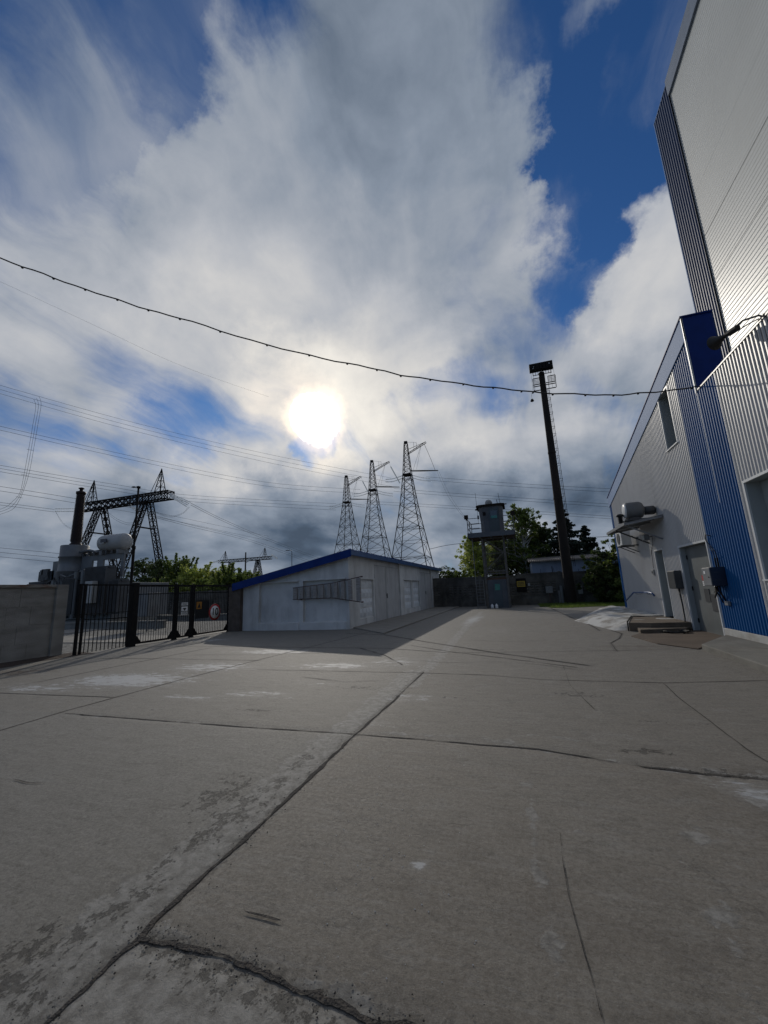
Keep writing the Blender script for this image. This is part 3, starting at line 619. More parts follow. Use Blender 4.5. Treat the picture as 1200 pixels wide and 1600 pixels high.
g = M(); g.box(WX+.28, WX+.335, 15.61, 16.39, .26, 2.46); dr = g.build('door', mt['boxgrey'], fa)
g = M(); g.tube((WX+.27, 15.7, 1.25), (WX+.2, 15.7, 1.25), .022, n=10); g.bar((WX+.21, 15.7, 1.25), (WX+.21, 15.83, 1.25), .02); g.build('handle', mt['galv'], dr)
# --- tall hall
th = thing('tall_hall', (8.65, 0, 0), 'tall white clad hall with a dark blue ribbed corner strip rising behind the low building', 'building')
TX = 8.65
m = M()
z = 5.9; k = 0; js = [5.9, 7.0, 9.05, 11.1, 13.16, 15.2, 17.25, 19.3, 21.35, 22.75]
for a, b in zip(js[:-1], js[1:]): hribs(m, TX, -24, 17.6, a+.012, b-.012)
m.build('wall', mt['white'], th)
m = M(); m.box(TX+.02, TX+14, -24, 19.2, 0, 23.3); tag(m.build('core', mt['reveal'], th), 'grey wall body')
m = M(); ribs(m, TX-.02, 17.6, 19.25, 5.9, 23.42, pitch=.19, dep=.045); m.build('corner_strip', mt['strip'], th)
m = M(); m.box(TX-.10, TX+.1, -24, 17.58, 22.72, 23.55); m.build('roof_flashing', mt['greyfascia'], th)
m = M(); m.box(TX-.07, TX+.1, 17.585, 19.33, 23.42, 23.47); m.box(TX-.075, TX+.02, 19.25, 19.31, 5.9, 23.42); m.build('coping', mt['fascia'], th)
# --- ventilator canopy and fittings
cn = thing('door_canopy', (WX, 16.3, 3.4), 'grey sheet canopy on struts over the narrow side door', 'canopy')
m = M(); m.hexa([(3.5,14.95,3.36),(WX-.03,14.95,3.54),(WX-.03,17.75,3.54),(3.5,17.75,3.36),(3.5,14.95,3.385),(WX-.03,14.95,3.565),(WX-.03,17.75,3.565),(3.5,17.75,3.385)]); m.build('roof_sheet', mt['galv'], cn)
m = M(); m.box(3.48,3.5,14.93,17.77,3.31,3.40)
for y in (14.96, 16.3, 17.7): m.hexa([(3.5,y-.02,3.30),(WX-.03,y-.02,3.47),(WX-.03,y+.02,3.47),(3.5,y+.02,3.30),(3.5,y-.02,3.355),(WX-.03,y-.02,3.535),(WX-.03,y+.02,3.535),(3.5,y+.02,3.355)])
m.build('frame', mt['boxlight'], cn)
for y, mm in ((15.35, 'boxlight'), (16.8, 'boxgrey')):
    s = M(); s.bar((3.62, y, 3.34), (WX-.03, y, 2.8), .045, .045); s.build('strut', mt[mm], cn)
vf = thing('ventilation_fan', (4.0, 15.5, 3.5), 'grey drum ventilation fan sitting on the door canopy', 'fan')
cy, cz = 15.55, 3.86
m = M(); m.lathe([(.20,-.02),(.27,0),(.29,.05),(.29,.42),(.25,.5),(.14,.56)], (3.72, cy, cz), n=28, axis='X'); m.build('drum', mt['trafo'], vf)
m = M(); m.lathe([(.0,-.05),(.17,-.045),(.24,-.03),(.255,0)], (3.71, cy, cz), n=28, axis='X', cap=False); m.build('end_cover', mt['whitetrim'], vf)
m = M(); m.lathe([(.12,0),(.15,.02),(.15,.28),(.12,.32)], (4.28, cy, cz-.04), n=20, axis='X'); m.build('motor', mt['rad'], vf)
m = M(); m.box(3.62,4.6,cy-.24,cy-.18,3.50,3.545); m.box(3.62,4.6,cy+.18,cy+.24,3.50,3.545); m.box(3.8,4.1,cy-.2,cy+.2,3.545,3.60); m.hexa([(3.85,cy-.2,3.59),(4.05,cy-.2,3.59),(4.05,cy+.2,3.59),(3.85,cy+.2,3.59),(3.9,cy-.1,3.66),(4.0,cy-.1,3.66),(4.0,cy+.1,3.66),(3.9,cy+.1,3.66)]); m.build('base_frame', mt['boxgrey'], vf)
m = M()
for i in range(5): m.lathe([(.05,i*.045),(.085,i*.045+.012),(.085,i*.045+.03),(.05,i*.045+.042)], (3.56, cy+.1, 3.46), n=14)
m.lathe([(.05,.22),(.12,.24),(.12,.30),(.05,.33)], (3.56, cy+.1, 3.46), n=14); m.build('spring_mount', mt['rubber'], vf)
ac = thing('air_conditioner', (4.2, 18.8, 2.9), 'boxy white outdoor air conditioner unit bracketed to the far end of the grey wall', 'air conditioner')
m = M(); m.box(4.03,4.37,18.05,18.95,2.9,3.48); m.build('casing', mt['whitetrim'], ac, bevel=.015)
m = M(); m.lathe([(.23,-.012),(.25,0),(.25,.01)], (4.024,18.5,3.2), n=24, axis='X'); m.build('fan_grille', mt['boxgrey'], ac)
m = M()
for y in (18.2, 18.8): m.box(4.01,WX-.02,y-.02,y+.02,2.86,2.898); m.bar((WX-.04,y,2.6),(4.1,y,2.87),.03)
m.path([(4.37,18.2,3.2),(4.45,18.2,3.25),(4.5,18.1,3.15),(WX-.03,18.05,3.15)],.02); m.build('bracket', mt['boxgrey'], ac)
fl = thing('wall_floodlight', (4.5, 16.1, 2.95), 'small clear glass floodlight on the wall under the door canopy', 'lamp')
m = M(); m.box(4.28,4.44,16.02,16.28,2.86,3.06); m.build('housing', mt['galv'], fl, bevel=.01)
m = M(); m.box(4.268,4.279,16.04,16.26,2.88,3.04); m.build('lens', mt['insul'], fl)
m = M(); m.bar((4.44,16.15,2.96),(WX-.02,16.15,3.0),.03); m.path([(4.56,16.15,2.95),(4.6,16.4,2.7),(4.62,16.75,2.5),(4.62,16.8,1.9)],.008); m.build('arm', mt['boxgrey'], fl)
sw = thing('light_switch', (4.6, 16.85, 1.7), 'small pale switch box on a thin cable beside the narrow door', 'switch')
m = M(); m.box(4.57,4.625,16.78,16.92,1.66,1.86); m.build('box', mt['tankw'], sw, bevel=.008); m = M(); m.box(4.555,4.57,16.83,16.87,1.72,1.8); m.build('key', mt['boxgrey'], sw)
b1 = thing('meter_box', (4.5, 14.65, 1.2), 'dark grey flat cabinet on the wall between the two doors', 'cabinet')
m = M(); m.box(4.44,4.62,14.3,14.9,1.2,1.74); m.build('body', mt['boxgrey'], b1, bevel=.01)
m = M(); m.box(4.428,4.44,14.32,14.88,1.22,1.72); m.build('lid', mt['boxgrey'], b1, bevel=.004); m = M(); m.tube((4.42,14.38,1.47),(4.43,14.38,1.47),.015,n=10); m.build('lock', mt['galv'], b1)
m = M(); m.path([(4.55,14.5,1.2),(4.54,14.45,1.0),(4.53,14.38,.7),(4.5,14.3,.35),(4.45,14.25,.1),(4.35,14.2,.04),(4.2,14.0,.025),(4.0,13.85,.025)],.022,n=8); m.path([(4.58,14.55,1.2),(4.56,14.5,.9),(4.54,14.42,.5),(4.5,14.3,.05)],.012)
tag(m.build('supply_cable', mt['wiredk']), 'black cable hanging from the dark grey cabinet to the ground', 'cable')
m = M(); random.seed(4)
for k in range(3):
    pts = []; 
    for i in range(26):
        t = i/25*2*math.pi*1.6+k; pts.append((4.02+.22*math.cos(t)*(1+.2*k)+random.uniform(-.02,.02), 13.62+.30*math.sin(t)+random.uniform(-.03,.03), .03+.012*k+.02*abs(math.sin(3*t))))
    m.path(pts, .014)
tag(m.build('coiled_hose', mt['rubber']), 'loosely coiled black hose lying at the foot of the grey door', 'hose')
b2 = thing('electrical_box', (4.5, 11.8, 1.3), 'deep switch box with light grey front and dark blue side, on the blue band', 'cabinet')
m = M(); m.box(4.33,4.62,11.57,12.02,1.29,1.73); m.build('body', mt['boxblue'], b2, bevel=.008)
m = M(); m.box(4.315,4.33,11.585,12.005,1.3,1.72); f_ = m.build('front_door', mt['boxlight'], b2, bevel=.005); m = M(); m.box(4.309,4.315,11.82,11.9,1.58,1.65); m.build('sticker', mt['signwhite'], f_); m = M(); m.tube((4.30,11.66,1.5),(4.315,11.66,1.5),.014,n=10); m.build('lock', mt['black'], f_)
m = M(); m.box(4.40,4.5,11.562,11.57,1.6,1.612); m.box(4.40,4.5,11.562,11.57,1.42,1.432); build_each(m, 'vent', mt['boxgrey'], b2)
m = M()
for y, z in ((11.7, .95), (11.8, 1.05), (11.9, .98)): m.path([(4.5,y,1.29),(4.5,y,1.15),(4.58,y+.05,z),(4.6,y+.03,z-.1)],.014)
m.path([(4.45,11.65,1.29),(4.4,11.68,1.1),(4.45,11.9,1.02),(4.56,12.1,1.1),(4.6,12.2,1.25)],.02)
for y in (11.66, 11.78): m.tube((4.55,y,1.73),(4.55,y,1.95),.02,n=8)
m.path([(4.55,11.66,1.95),(4.57,11.75,2.1),(4.6,12.0,2.25),(4.6,12.2,2.42),(4.56,12.05,2.55),(4.58,11.85,2.5)],.010); m.path([(4.55,11.78,1.95),(4.58,11.9,2.1),(4.6,12.15,2.3)],.008)
m.build('conduit', mt['black'], b2)
m = M(); m.box(4.56,4.62,11.62,11.78,.83,.93); tag(m.build('junction_box', mt['boxlight'], bevel=.006), 'tiny pale junction box on the blue band below the switch box', 'box')
hr = M(); hr.path([(4.38,20.6,.62),(4.38,19.05,1.02),(4.38,17.0,1.06),(4.38,16.6,1.04),(4.4,16.45,.95)],.03,n=10)
h_ = thing('handrail', (4.38, 18.5, 0), 'thin blue handrail beside the pale cement ramp', 'handrail'); hr.build('rail', mt['roofedge'], h_)
m = M()
for y, z in ((18.8,1.03),(17.2,1.05)): m.path([(4.38,y,z-.02),(4.42,y,z-.07),(WX-.02,y,z-.07)],.010)
build_each(m, 'bracket', mt['galv'], h_)
# horn loudspeaker on the parapet
hs = thing('horn_loudspeaker', (4.5, 8.6, 6.05), 'black horn loudspeaker jutting over the parapet of the low building', 'loudspeaker')
ax0 = Vector((4.37, 8.5, 6.07)); ax1 = Vector((4.22, 9.05, 6.12)); dd = (ax1-ax0)
m = M(); pr = [(0,.05),(.2,.055),(.38,.055),(.42,.032),(.52,.036),(.64,.05),(.78,.078),(.9,.11),(1.0,.15)]
for (a, r0), (b, r1) in zip(pr[:-1], pr[1:]): m.tube(ax0+dd*a, ax0+dd*b, r0, r1, n=20, caps=False)
m.tube(ax0, ax0+dd*.02, .05, .05, n=20); m.tube(ax0+dd*.90, ax0+dd*.93, .08, .09, n=20, caps=True); m.build('horn', mt['rubber'], hs)
m = M(); m.path([(4.36,8.62,6.12),(4.46,8.48,6.17),(4.62,8.32,6.12),(4.66,8.28,6.05)],.018); m.path([(4.34,8.7,6.04),(4.5,8.45,6.06),(4.66,8.24,6.05)],.010); m.box(4.6,4.75,8.18,8.38,6.037,6.06); m.build('mounting_arm', mt['boxgrey'], hs)
# kerb slab, screed, steps, ramp
m = M(); m.prism([(3.50,10.45),(4.60,12.12),(4.60,-13),(3.22,-13)], 'Z', -.05, .13); tag(m.build('kerb_slab', mt['kerb'], bevel=.02), kind='structure')
m = M(); m.prism([(2.75,12.95),(2.95,11.4),(3.46,10.55),(4.61,12.25),(4.95,12.3),(4.95,14.15),(4.3,14.2),(3.2,13.7)], 'Z', -.05, .022); tag(m.build('doorway_screed', mt['mat_rust'], bevel=.006), kind='structure')
st = thing('concrete_steps', (4, 15, 0), 'brown concrete doorstep of two levels below the narrow side door', 'steps')
m = M(); m.prism([(3.02,14.3),(3.56,14.1),(4.6,14.18),(4.6,16.44),(3.6,16.5)], 'Z', -.05, .25); m.build('upper_step', mt['steps'], st, bevel=.02)
m = M(); m.prism([(3.12,13.5),(4.35,13.85),(4.56,14.16),(3.57,14.085),(3.2,14.2)], 'Z', -.05, .12); m.build('lower_step', mt['steps'], st, bevel=.02)
m = M(); m.bar((3.0,14.32,.27),(3.6,16.5,.27),.03,.03); m.bar((3.6,16.5,.27),(4.58,16.46,.27),.03,.03); m.bar((3.0,14.32,.27),(3.0,14.32,.0),.03,.03); m.build('edge_angle', mt['black'], st)
xs = np.linspace(1.3, 4.62, 60); ys = np.linspace(14.0, 27.5, 90); vs = []
for y in ys:
    for x in xs:
        xo = 2.35-(y-14.6)*.17 if y < 18.4 else 1.70+(y-18.4)*.28
        e = min((x-xo)/1.3, (y-14.35)/1.0 if x > 2.3 else (y-14.35)/1.6, (27.2-y)/1.5)
        e = max(0, min(1, e)); e = e*e*(3-2*e)
        vs.append((x, y, -.03+.27*e+.010*math.sin(x*7+y*3)*e+.012*math.sin(y*4.3-x*2)*e))
nx = 60; tag(M().add(vs, [(j*nx+i, j*nx+i+1, (j+1)*nx+i+1, (j+1)*nx+i) for j in range(89) for i in range(nx-1)], True).build('cement_ramp', mt['ramp'], loc=(0,0,0)), kind='structure')
# festoon cable
fc = [(-260,300,3.4),(-120,355,4.2),(0,403,5),(100,440,5.8),(200,474,6.5),(300,503,7.2),(440,545,8.0),(560,571,8.7),(640,588,9.2),(740,602,9.7),(830,612,10.1),(930,617,10.5),(1010,614,10.8),(1089,604,11.1)]
cp = [at(a, b, Y=c) for a, b, c in fc]
def smooth(pts, n=6):
    out = []
    for i in range(len(pts)-1):
        p0 = pts[max(i-1,0)]; p1 = pts[i]; p2 = pts[i+1]; p3 = pts[min(i+2,len(pts)-1)]
        for k in range(n):
            t = k/n; out.append(.5*((2*p1)+(p2-p0)*t+(2*p0-5*p1+4*p2-p3)*t*t+(3*p1-p0-3*p2+p3)*t**3))
    return out+[pts[-1]]
sp = smooth(cp); fcb = thing('festoon_cable', tuple(cp[-1]), 'black cable with small clips sagging right across the sky to the blue return wall', 'cable')
wav = [p+Vector((0,0,.012*math.sin(i*1.7)+.01*math.sin(i*.9))) for i, p in enumerate(sp)]
M().path(wav, .016).build('wire', mt['wiredk'], fcb)
m = M()
for i in range(2, len(wav)-1, 3): m.lathe([(.0,-.05),(.026,-.035),(.028,-.01),(.0,.01)], wav[i], n=8, cap=False)
build_each(m, 'clip', mt['rubber'], fcb)
# ------------------------------------------------------------------ shed
SX, SY0, SY1, SXL = -7.0, 16.2, 37.0, -12.4
zr = lambda x: 2.10+(x-SXL)*(3.18-2.10)/(SX-SXL)
sh = thing('storage_shed', (-9.7, 26, 0), 'long white painted shed with sloping blue roof and two pairs of doors', 'shed')
m = M()
# body set back, with proud piers and bands
m.prism([(SXL,0),(SX-.10,0),(SX-.10,zr(SX-.1)),(SXL,zr(SXL))], 'Y', SY0+.165, SY1)
m.build('body', mt['shedwall'], sh)
m = M()
def fband(x0, x1, z0, z1):   # on the front face, z1 may follow the roof
    m.hexa([(x0,SY0,z0),(x1,SY0,z0),(x1,SY0+.17,z0),(x0,SY0+.17,z0),(x0,SY0,z1 if z1 else zr(x0)),(x1,SY0,z1 if z1 else zr(x1)),(x1,SY0+.17,z1 if z1 else zr(x1)),(x0,SY0+.17,z1 if z1 else zr(x0))])
fband(SXL-.02,-11.55,-.02,0); fband(-9.45,-9.24,-.02,0); 
for a, b in ((-11.55,-9.45),(-9.24,-7.131)): fband(a,b,2.12,0); m.box(a,b,SY0-.05,SY0,2.12,2.17)
for a, b in ((-11.55,-9.45),(-9.24,-7.131)):
    m.box(a,b,SY0-.035,SY0+.17,-.02,.30); m.hexa([(a,SY0-.035,.30),(b,SY0-.035,.30),(b,SY0+.17,.30),(a,SY0+.17,.30),(a,SY0+.12,.36),(b,SY0+.12,.36),(b,SY0+.17,.36),(a,SY0+.17,.36)])
m.build('front_frame', mt['shedwall'], sh)
m = M()
def sp_(y0, y1, z0, z1, dx=0, th=.13): m.box(SX-th, SX+dx, y0, y1, z0, z1)
TZ = 3.16
sp_(SY0+.001,17.42,-.02,TZ); sp_(17.42,19.35,2.16,TZ); sp_(17.42,19.35,-.02,.32,-.03); sp_(19.35,19.5,-.02,TZ)
sp_(19.5,23.95,2.88,TZ,-.05); sp_(23.95,24.85,-.02,TZ,.06); sp_(24.85,29.25,2.2,TZ,.06); sp_(24.85,29.25,-.02,.36,.0); sp_(26.85,27.15,.36,2.2,.03); sp_(29.1,29.3,.36,2.2,.03)
sp_(29.3,33.4,2.82,TZ,-.05); sp_(33.4,34.1,-.02,TZ,.05); sp_(34.1,36.3,2.25,TZ,.03); sp_(34.1,36.3,-.02,.4,.0); sp_(36.3,SY1,-.02,TZ,.05)
m.box(SX-.03,SX+.10,24.8,29.35,2.17,2.23); m.box(SX-.03,SX+.05,17.4,19.4,2.12,2.17)
m.build('side_frame', mt['shedwall'], sh)
def relief(y0, y1, z0, z1, rows, cols):
    m = M(); 
    for i in range(rows):
        for j in range(cols):
            a = y0+(y1-y0)*j/cols; b = y0+(y1-y0)*(j+1)/cols; c = z0+(z1-z0)*i/rows; d = z0+(z1-z0)*(i+1)/rows; g = .03
            m.add([(SX-.098,a,c+g),(SX-.098,b,c+g),(SX-.098,b,d-g),(SX-.098,a,d-g),(SX-.05,(a+b)/2-.1,(c+d)/2),(SX-.05,(a+b)/2+.1,(c+d)/2)], [(0,1,5,4),(1,2,5),(2,3,4,5),(3,0,4)])
    return m
for y0, y1, c in ((17.45,19.3,4),(24.9,26.85,4),(27.15,29.1,4),(34.15,36.25,4)): relief(y0,y1,.36,2.14,4,c).build('relief_panel', mt['relief'], sh)
for nm, y0, y1, z1 in (('a',19.5,23.95,2.86),('b',29.3,33.4,2.80)):
    ym = (y0+y1)/2-.35 if nm == 'a' else (y0+y1)/2-.2
    for a, b, lab in ((y0+.02,ym-.02,0),(ym+.02,y1-.02,1)):
        g = M(); g.box(SX-.06,SX-.005,a,b,.05,z1); dr = g.build('door_leaf', mt['sheddoor'], sh, bevel=.006)
        g = M()
        for q in (a+.03, b-.09): g.box(SX-.005,SX+.006,q,q+.06,.08,z1-.03)
        g.box(SX-.005,SX+.005,a+.1,b-.1,z1-.10,z1-.03); build_each(g, 'rib', mt['sheddoor'], dr)
        g = M()
        if lab: g.box(SX+.0,SX+.035,a+.02,a+.06,1.15,1.4); g.tube((SX+.03,a+.06,1.3),(SX+.03,a-.1,1.3),.012); g.build('latch', mt['black'], dr)
        else: g.tube((SX+.012,a,.5),(SX+.012,a,.7),.02); g.tube((SX+.012,a,2.2),(SX+.012,a,2.4),.02); g.build('hinge', mt['sheddoor'], dr)
gp = M()  # black strips standing in for the shade in the gaps round the leaves
for y0, y1, z1, ym in ((19.5,23.95,2.86,21.375),(29.3,33.4,2.80,31.15)):
    gp.box(SX-.099,SX-.03,ym-.018,ym+.018,.05,z1); gp.box(SX-.099,SX-.03,y0+.0,y0+.019,.05,z1); gp.box(SX-.099,SX-.03,y1-.019,y1,.05,z1); gp.box(SX-.099,SX-.04,y0,y1,z1+.001,z1+.02); gp.box(SX-.099,SX-.03,y0,y1,-.01,.049)
for o_ in build_each(gp, 'door_gap_shade', mt['ink'], sh): pass
# roof: ribbed sheet sloping down to the left, front fascia, thick side edge
m = M(); ov = .28; x0, x1 = SXL-.42, SX+.26
zr2 = lambda x: zr(x)+.045
m.hexa([(x0,SY0-ov,zr2(x0)),(x1,SY0-ov,zr2(x1)),(x1,SY1+.2,zr2(x1)),(x0,SY1+.2,zr2(x0)),(x0,SY0-ov,zr2(x0)+.05),(x1,SY0-ov,zr2(x1)+.05),(x1,SY1+.2,zr2(x1)+.05),(x0,SY1+.2,zr2(x0)+.05)])
y = SY0-ov+.1
while y < SY1+.1:
    m.hexa([(x0,y,zr2(x0)+.05),(x1,y,zr2(x1)+.05),(x1,y+.09,zr2(x1)+.05),(x0,y+.09,zr2(x0)+.05),(x0,y+.02,zr2(x0)+.095),(x1,y+.02,zr2(x1)+.095),(x1,y+.07,zr2(x1)+.095),(x0,y+.07,zr2(x0)+.095)]); y += .25
rf = m.build('roof', mt['roofblue'], sh)
m = M(); m.hexa([(x0-.01,SY0-ov-.03,zr2(x0)-.23),(x1+.01,SY0-ov-.03,zr2(x1)-.23),(x1+.01,SY0-ov,zr2(x1)-.23),(x0-.01,SY0-ov,zr2(x0)-.23),(x0-.01,SY0-ov-.03,zr2(x0)+.11),(x1+.01,SY0-ov-.03,zr2(x1)+.11),(x1+.01,SY0-ov,zr2(x1)+.11),(x0-.01,SY0-ov,zr2(x0)+.11)]); m.build('front_fascia', mt['roofblue'], rf)
m = M(); m.box(x1,x1+.03,SY0-ov-.03,SY1+.2,zr2(x1)-.17,zr2(x1)+.045); m.build('side_fascia', mt['roofedge'], rf)
# brick pier between gate and shed
m = M(); m.box(-13.05,-12.44,16.0,16.6,-.02,2.02); 
for k in range(10): m.box(-13.07,-12.42,15.985,16.62,.02+k*.2,.19+k*.2)
tag(m.build('block_pier', mt['brown']), 'brown block pier between the gate and the white shed', 'pier')
# ladder hung on the shed front
ld = thing('wooden_ladder', (-8, 16.1, 1.1), 'old wooden step ladder hung sideways on the white shed front', 'ladder')
P0, P1, P2 = (-9.66, 16.1), (-7.7, 16.1), (-6.45, 16.06)
up_ = [(-9.7,16.12,1.84),(-7.75,16.12,1.96),(-6.4,16.1,2.17)]; lo_ = [(-9.7,16.12,1.33),(-7.75,16.12,1.33),(-6.4,16.1,1.11)]
for q in (up_, lo_):
    m = M(); m.bar(q[0],q[1],.045,.035); m.bar(q[1],q[2],.045,.035); m.tube(q[2],Vector(q[2])+Vector((.09,0,0)),.03,n=8); m.build('rail', mt['woodrail'], ld)
for i in range(10):
    x = -9.62+i*.335+(.04 if i > 8 else 0); f_ = lambda q: q[0][2]+(q[1][2]-q[0][2])*(x-q[0][0])/(q[1][0]-q[0][0]) if x < q[1][0] else q[1][2]+(q[2][2]-q[1][2])*(x-q[1][0])/(q[2][0]-q[1][0])
    m = M(); wd = .11 if i in (0,9) else .085; m.box(x-.04,x+wd+.04,16.06,16.15,f_(lo_)+.02,f_(up_)-.02); m.build('rung', mt['wood'], ld)
m = M(); m.box(SX-.05,SX+.07,16.09,16.15,2.04,2.08); m.tube((-9.3,16.1,1.30),(-9.3,16.2,1.30),.015); m.build('hook', mt['black'], ld)
# ------------------------------------------------------------------ left wall, gate
GX = -13.12
lw = thing('block_wall', (-13.6, 0, 0), 'rough grey block wall with a rust stained cap, left of the barred gate', 'wall')
m = M(); m.box(-13.85,-13.6,-13,9.0,-.05,2.06); m.box(-13.87,-13.5,8.72,9.05,-.05,2.15)
rr = random.Random(12)
for k in range(4):
    y = 8.71-(.3 if k % 2 else .0)
    while y > -12.5: m.box(-13.6,-13.592+rr.uniform(-.004,.006),y-.585,y-.006,-.04+k*.52,.47+k*.52); y -= .6
m.build('masonry', mt['blockwall'], lw, bevel=.006)
m = M(); m.box(-13.9,-13.54,-13,8.75,2.062,2.15); m.build('cap', mt['capstone'], lw, bevel=.01)
def bars(m, y0, y1, z0, z1, pitch, r, x=GX):
    n = round((y1-y0)/pitch)
    for i in range(n+1):
        y = y0+(y1-y0)*i/n; m.tube((x,y,z0),(x,y,z1),r,n=6)
f1 = thing('barred_fence', (GX, 10, 0), 'black vertical bar fence panel between the block wall and the thick gate post', 'fence')
m = M(); bars(m, 9.3, 10.9, .03, 2.14, .13, .013); m.build('bars', mt['black'], f1)
m = M(); m.box(GX-.03,GX+.03,9.12,9.2,-.02,2.16); m.box(GX-.03,GX+.03,9.28,9.34,-.02,2.16); m.box(GX-.02,GX+.02,9.1,10.98,2.10,2.15); m.box(GX-.018,GX+.018,9.2,10.98,1.2,1.22); m.build('frame', mt['black'], f1)
m = M(); m.box(GX-.11,GX+.11,10.94,11.16,-.05,2.2); tag(m.build('gate_post', mt['black'], bevel=.01), 'thick black square post carrying the gate, beside the thin lamp pole', 'post')
gt = thing('sliding_gate', (GX, 13.8, 0), 'black barred yard gate carrying the round speed limit sign', 'gate')
for y0, y1 in ((11.2,12.85),(13.02,13.7),(13.9,16.0)):
    g = M(); g.box(GX-.025,GX+.025,y0,y1,.06,.12); g.box(GX-.025,GX+.025,y0,y1,2.06,2.14); g.box(GX-.02,GX+.02,y0,y0+.028,.121,2.059); g.box(GX-.02,GX+.02,y1-.028,y1,.121,2.059)
    g.box(GX-.015,GX+.015,y0+.05,y1-.05,1.78,1.81)
    lf = g.build('leaf', mt['black'], gt); g = M(); bars(g, y0+.12, y1-.12, .12, 2.06, .105, .009); g.build('bars', mt['black'], lf)
    g = M()
    for yy, s in ((y0+.05, 1), (y1-.05, -1)): g.prism([(yy, .12), (yy+.2*s, .12), (yy, .36)], 'X', GX-.008, GX+.008)
    build_each(g, 'gusset', mt['black'], lf)
for y in (12.935, 13.8, 16.1):
    g = M(); g.box(GX-.04,GX+.04,y-.045,y+.045,-.03,2.16); g.prism([(y-.14,-.02),(y+.14,-.02),(y+.045,.13),(y-.045,.13)], 'X', GX-.035, GX+.035); g.build('gate_post', mt['black'], gt)
def text(name, s, size, mat, parent, loc, rot, align='CENTER'):
    cu = bpy.data.curves.new(name, 'FONT'); cu.body = s; cu.size = size; cu.extrude = .002; cu.align_x = align; cu.align_y = 'CENTER'; cu.offset = size*.012
    t = bpy.data.objects.new(name+'_tmp', cu); sc.collection.objects.link(t); me = bpy.data.meshes.new_from_object(t.evaluated_get(bpy.context.evaluated_depsgraph_get()))
    bpy.data.objects.remove(t); me.materials.clear(); me.materials.append(mat)
    o = bpy.data.objects.new(name, me); sc.collection.objects.link(o); o.parent = parent; o.location = Vector(loc)-wl(parent); o.rotation_euler = rot; WL[o.name] = Vector(loc)
    return o
SG = (R(90), 0, R(90))   # facing +x
sg = thing('speed_limit_sign', (GX+.06, 15.08, .9), 'round white speed limit sign with red ring reading 10, on the gate', 'sign')
m = M(); m.lathe([(.35,0),(.36,.004),(.36,.014),(.0,.015)], (GX+.05,15.08,.94), n=40, axis='X', cap=False); m.build('ring', mt['signred'], sg)
m = M(); m.lathe([(.275,0),(.275,.004),(.0,.005)], (GX+.066,15.08,.94), n=40, axis='X', cap=False); pl = m.build('plate', mt['signwhite'], sg)
text('digits', '10', .44, mt['ink'], pl, (GX+.074,15.08,.94), SG)
gsn = thing('notice_boards', (GX+.06, 13.35, 1.2), 'three small white notices stacked on the narrow middle gate leaf', 'notice')
for z0, z1 in ((1.3,1.42),(1.08,1.26),(.93,1.05)):
    m = M(); m.box(GX+.03,GX+.04,13.2,13.52,z0,z1); pl = m.build('board', mt['signwhite'], gsn)
    m = M()
    if z1-z0 > .15: m.prism([(13.26,1.20),(13.46,1.20),(13.41,1.15),(13.38,1.12),(13.38,1.10),(13.34,1.10),(13.34,1.12),(13.31,1.15)], 'X', GX+.041, GX+.043)
    else:
        for k in range(3): m.box(GX+.041,GX+.043,13.23,13.49,z0+.02+k*.032,z0+.034+k*.032)
    m.build('marks', mt['ink'], pl)
ws = thing('amber_warning_plate', (GX+.06, 14.2, 1.1), 'small amber plate over a black board on the gate, left of the round sign', 'sign')
m = M(); m.box(GX+.026,GX+.034,13.95,14.75,.72,1.48); m.build('backboard', mt['ink'], ws)
m = M(); m.box(GX+.036,GX+.042,14.0,14.3,1.12,1.42); pl = m.build('plate', mt['orange'], ws); m = M(); m.prism([(14.06,1.17),(14.24,1.17),(14.15,1.37)], 'X', GX+.043, GX+.045); m.build('triangle', mt['ink'], pl)
lp = thing('thin_lamp_pole', (-13.8, 11.45, 0), 'thin dark pole with a tiny lamp head standing behind the thick gate post', 'lamp pole')
m = M(); m.tube((-13.8,11.45,-.05),(-13.8,11.45,3.6),.05,n=12); m.tube((-13.8,11.45,3.6),(-13.8,11.45,5.9),.035,n=12); m.tube((-13.8,11.45,3.5),(-13.8,11.45,3.62),.065,n=12); m.build('pole', mt['black'], lp)
m = M(); m.box(-13.85,-13.75,11.4,11.5,5.9,5.98); m.bar((-13.8,11.45,5.95),(-13.98,11.38,5.96),.02); m.box(-14.02,-13.9,11.33,11.41,5.93,5.97); m.build('lamp_head', mt['black'], lp)
# things in the substation yard
def cab(x, y, w, d, z0, z1, label, m_='trafo'):
    c = thing('equipment_cabinet', (x, y, 0), label, 'cabinet')
    m = M(); m.box(x-w/2,x+w/2,y-d/2,y+d/2,z0,z1); m.box(x-w/2-.04,x+w/2+.04,y-d/2-.04,y+d/2+.04,z1,z1+.04); m.build('body', mt[m_], c, bevel=.01)
    m = M(); m.box(x-w/2+.05,x-.01,y-d/2-.015,y-d/2,z0+.05,z1-.06); m.box(x+.01,x+w/2-.05,y-d/2-.015,y-d/2,z0+.05,z1-.06); m.build('door', mt[m_], c)
    m = M()
    for sx in (-1,1):
        for sy in (-1,1): m.box(x+sx*(w/2-.08)-.03,x+sx*(w/2-.08)+.03,y+sy*(d/2-.08)-.03,y+sy*(d/2-.08)+.03,-.02,z0)
    build_each(m, 'leg', mt['galv'], c)
cab(-19.6, 17.1, 1.5, .7, .75, 1.95, 'pale grey double cabinet on legs just behind the thick gate post')
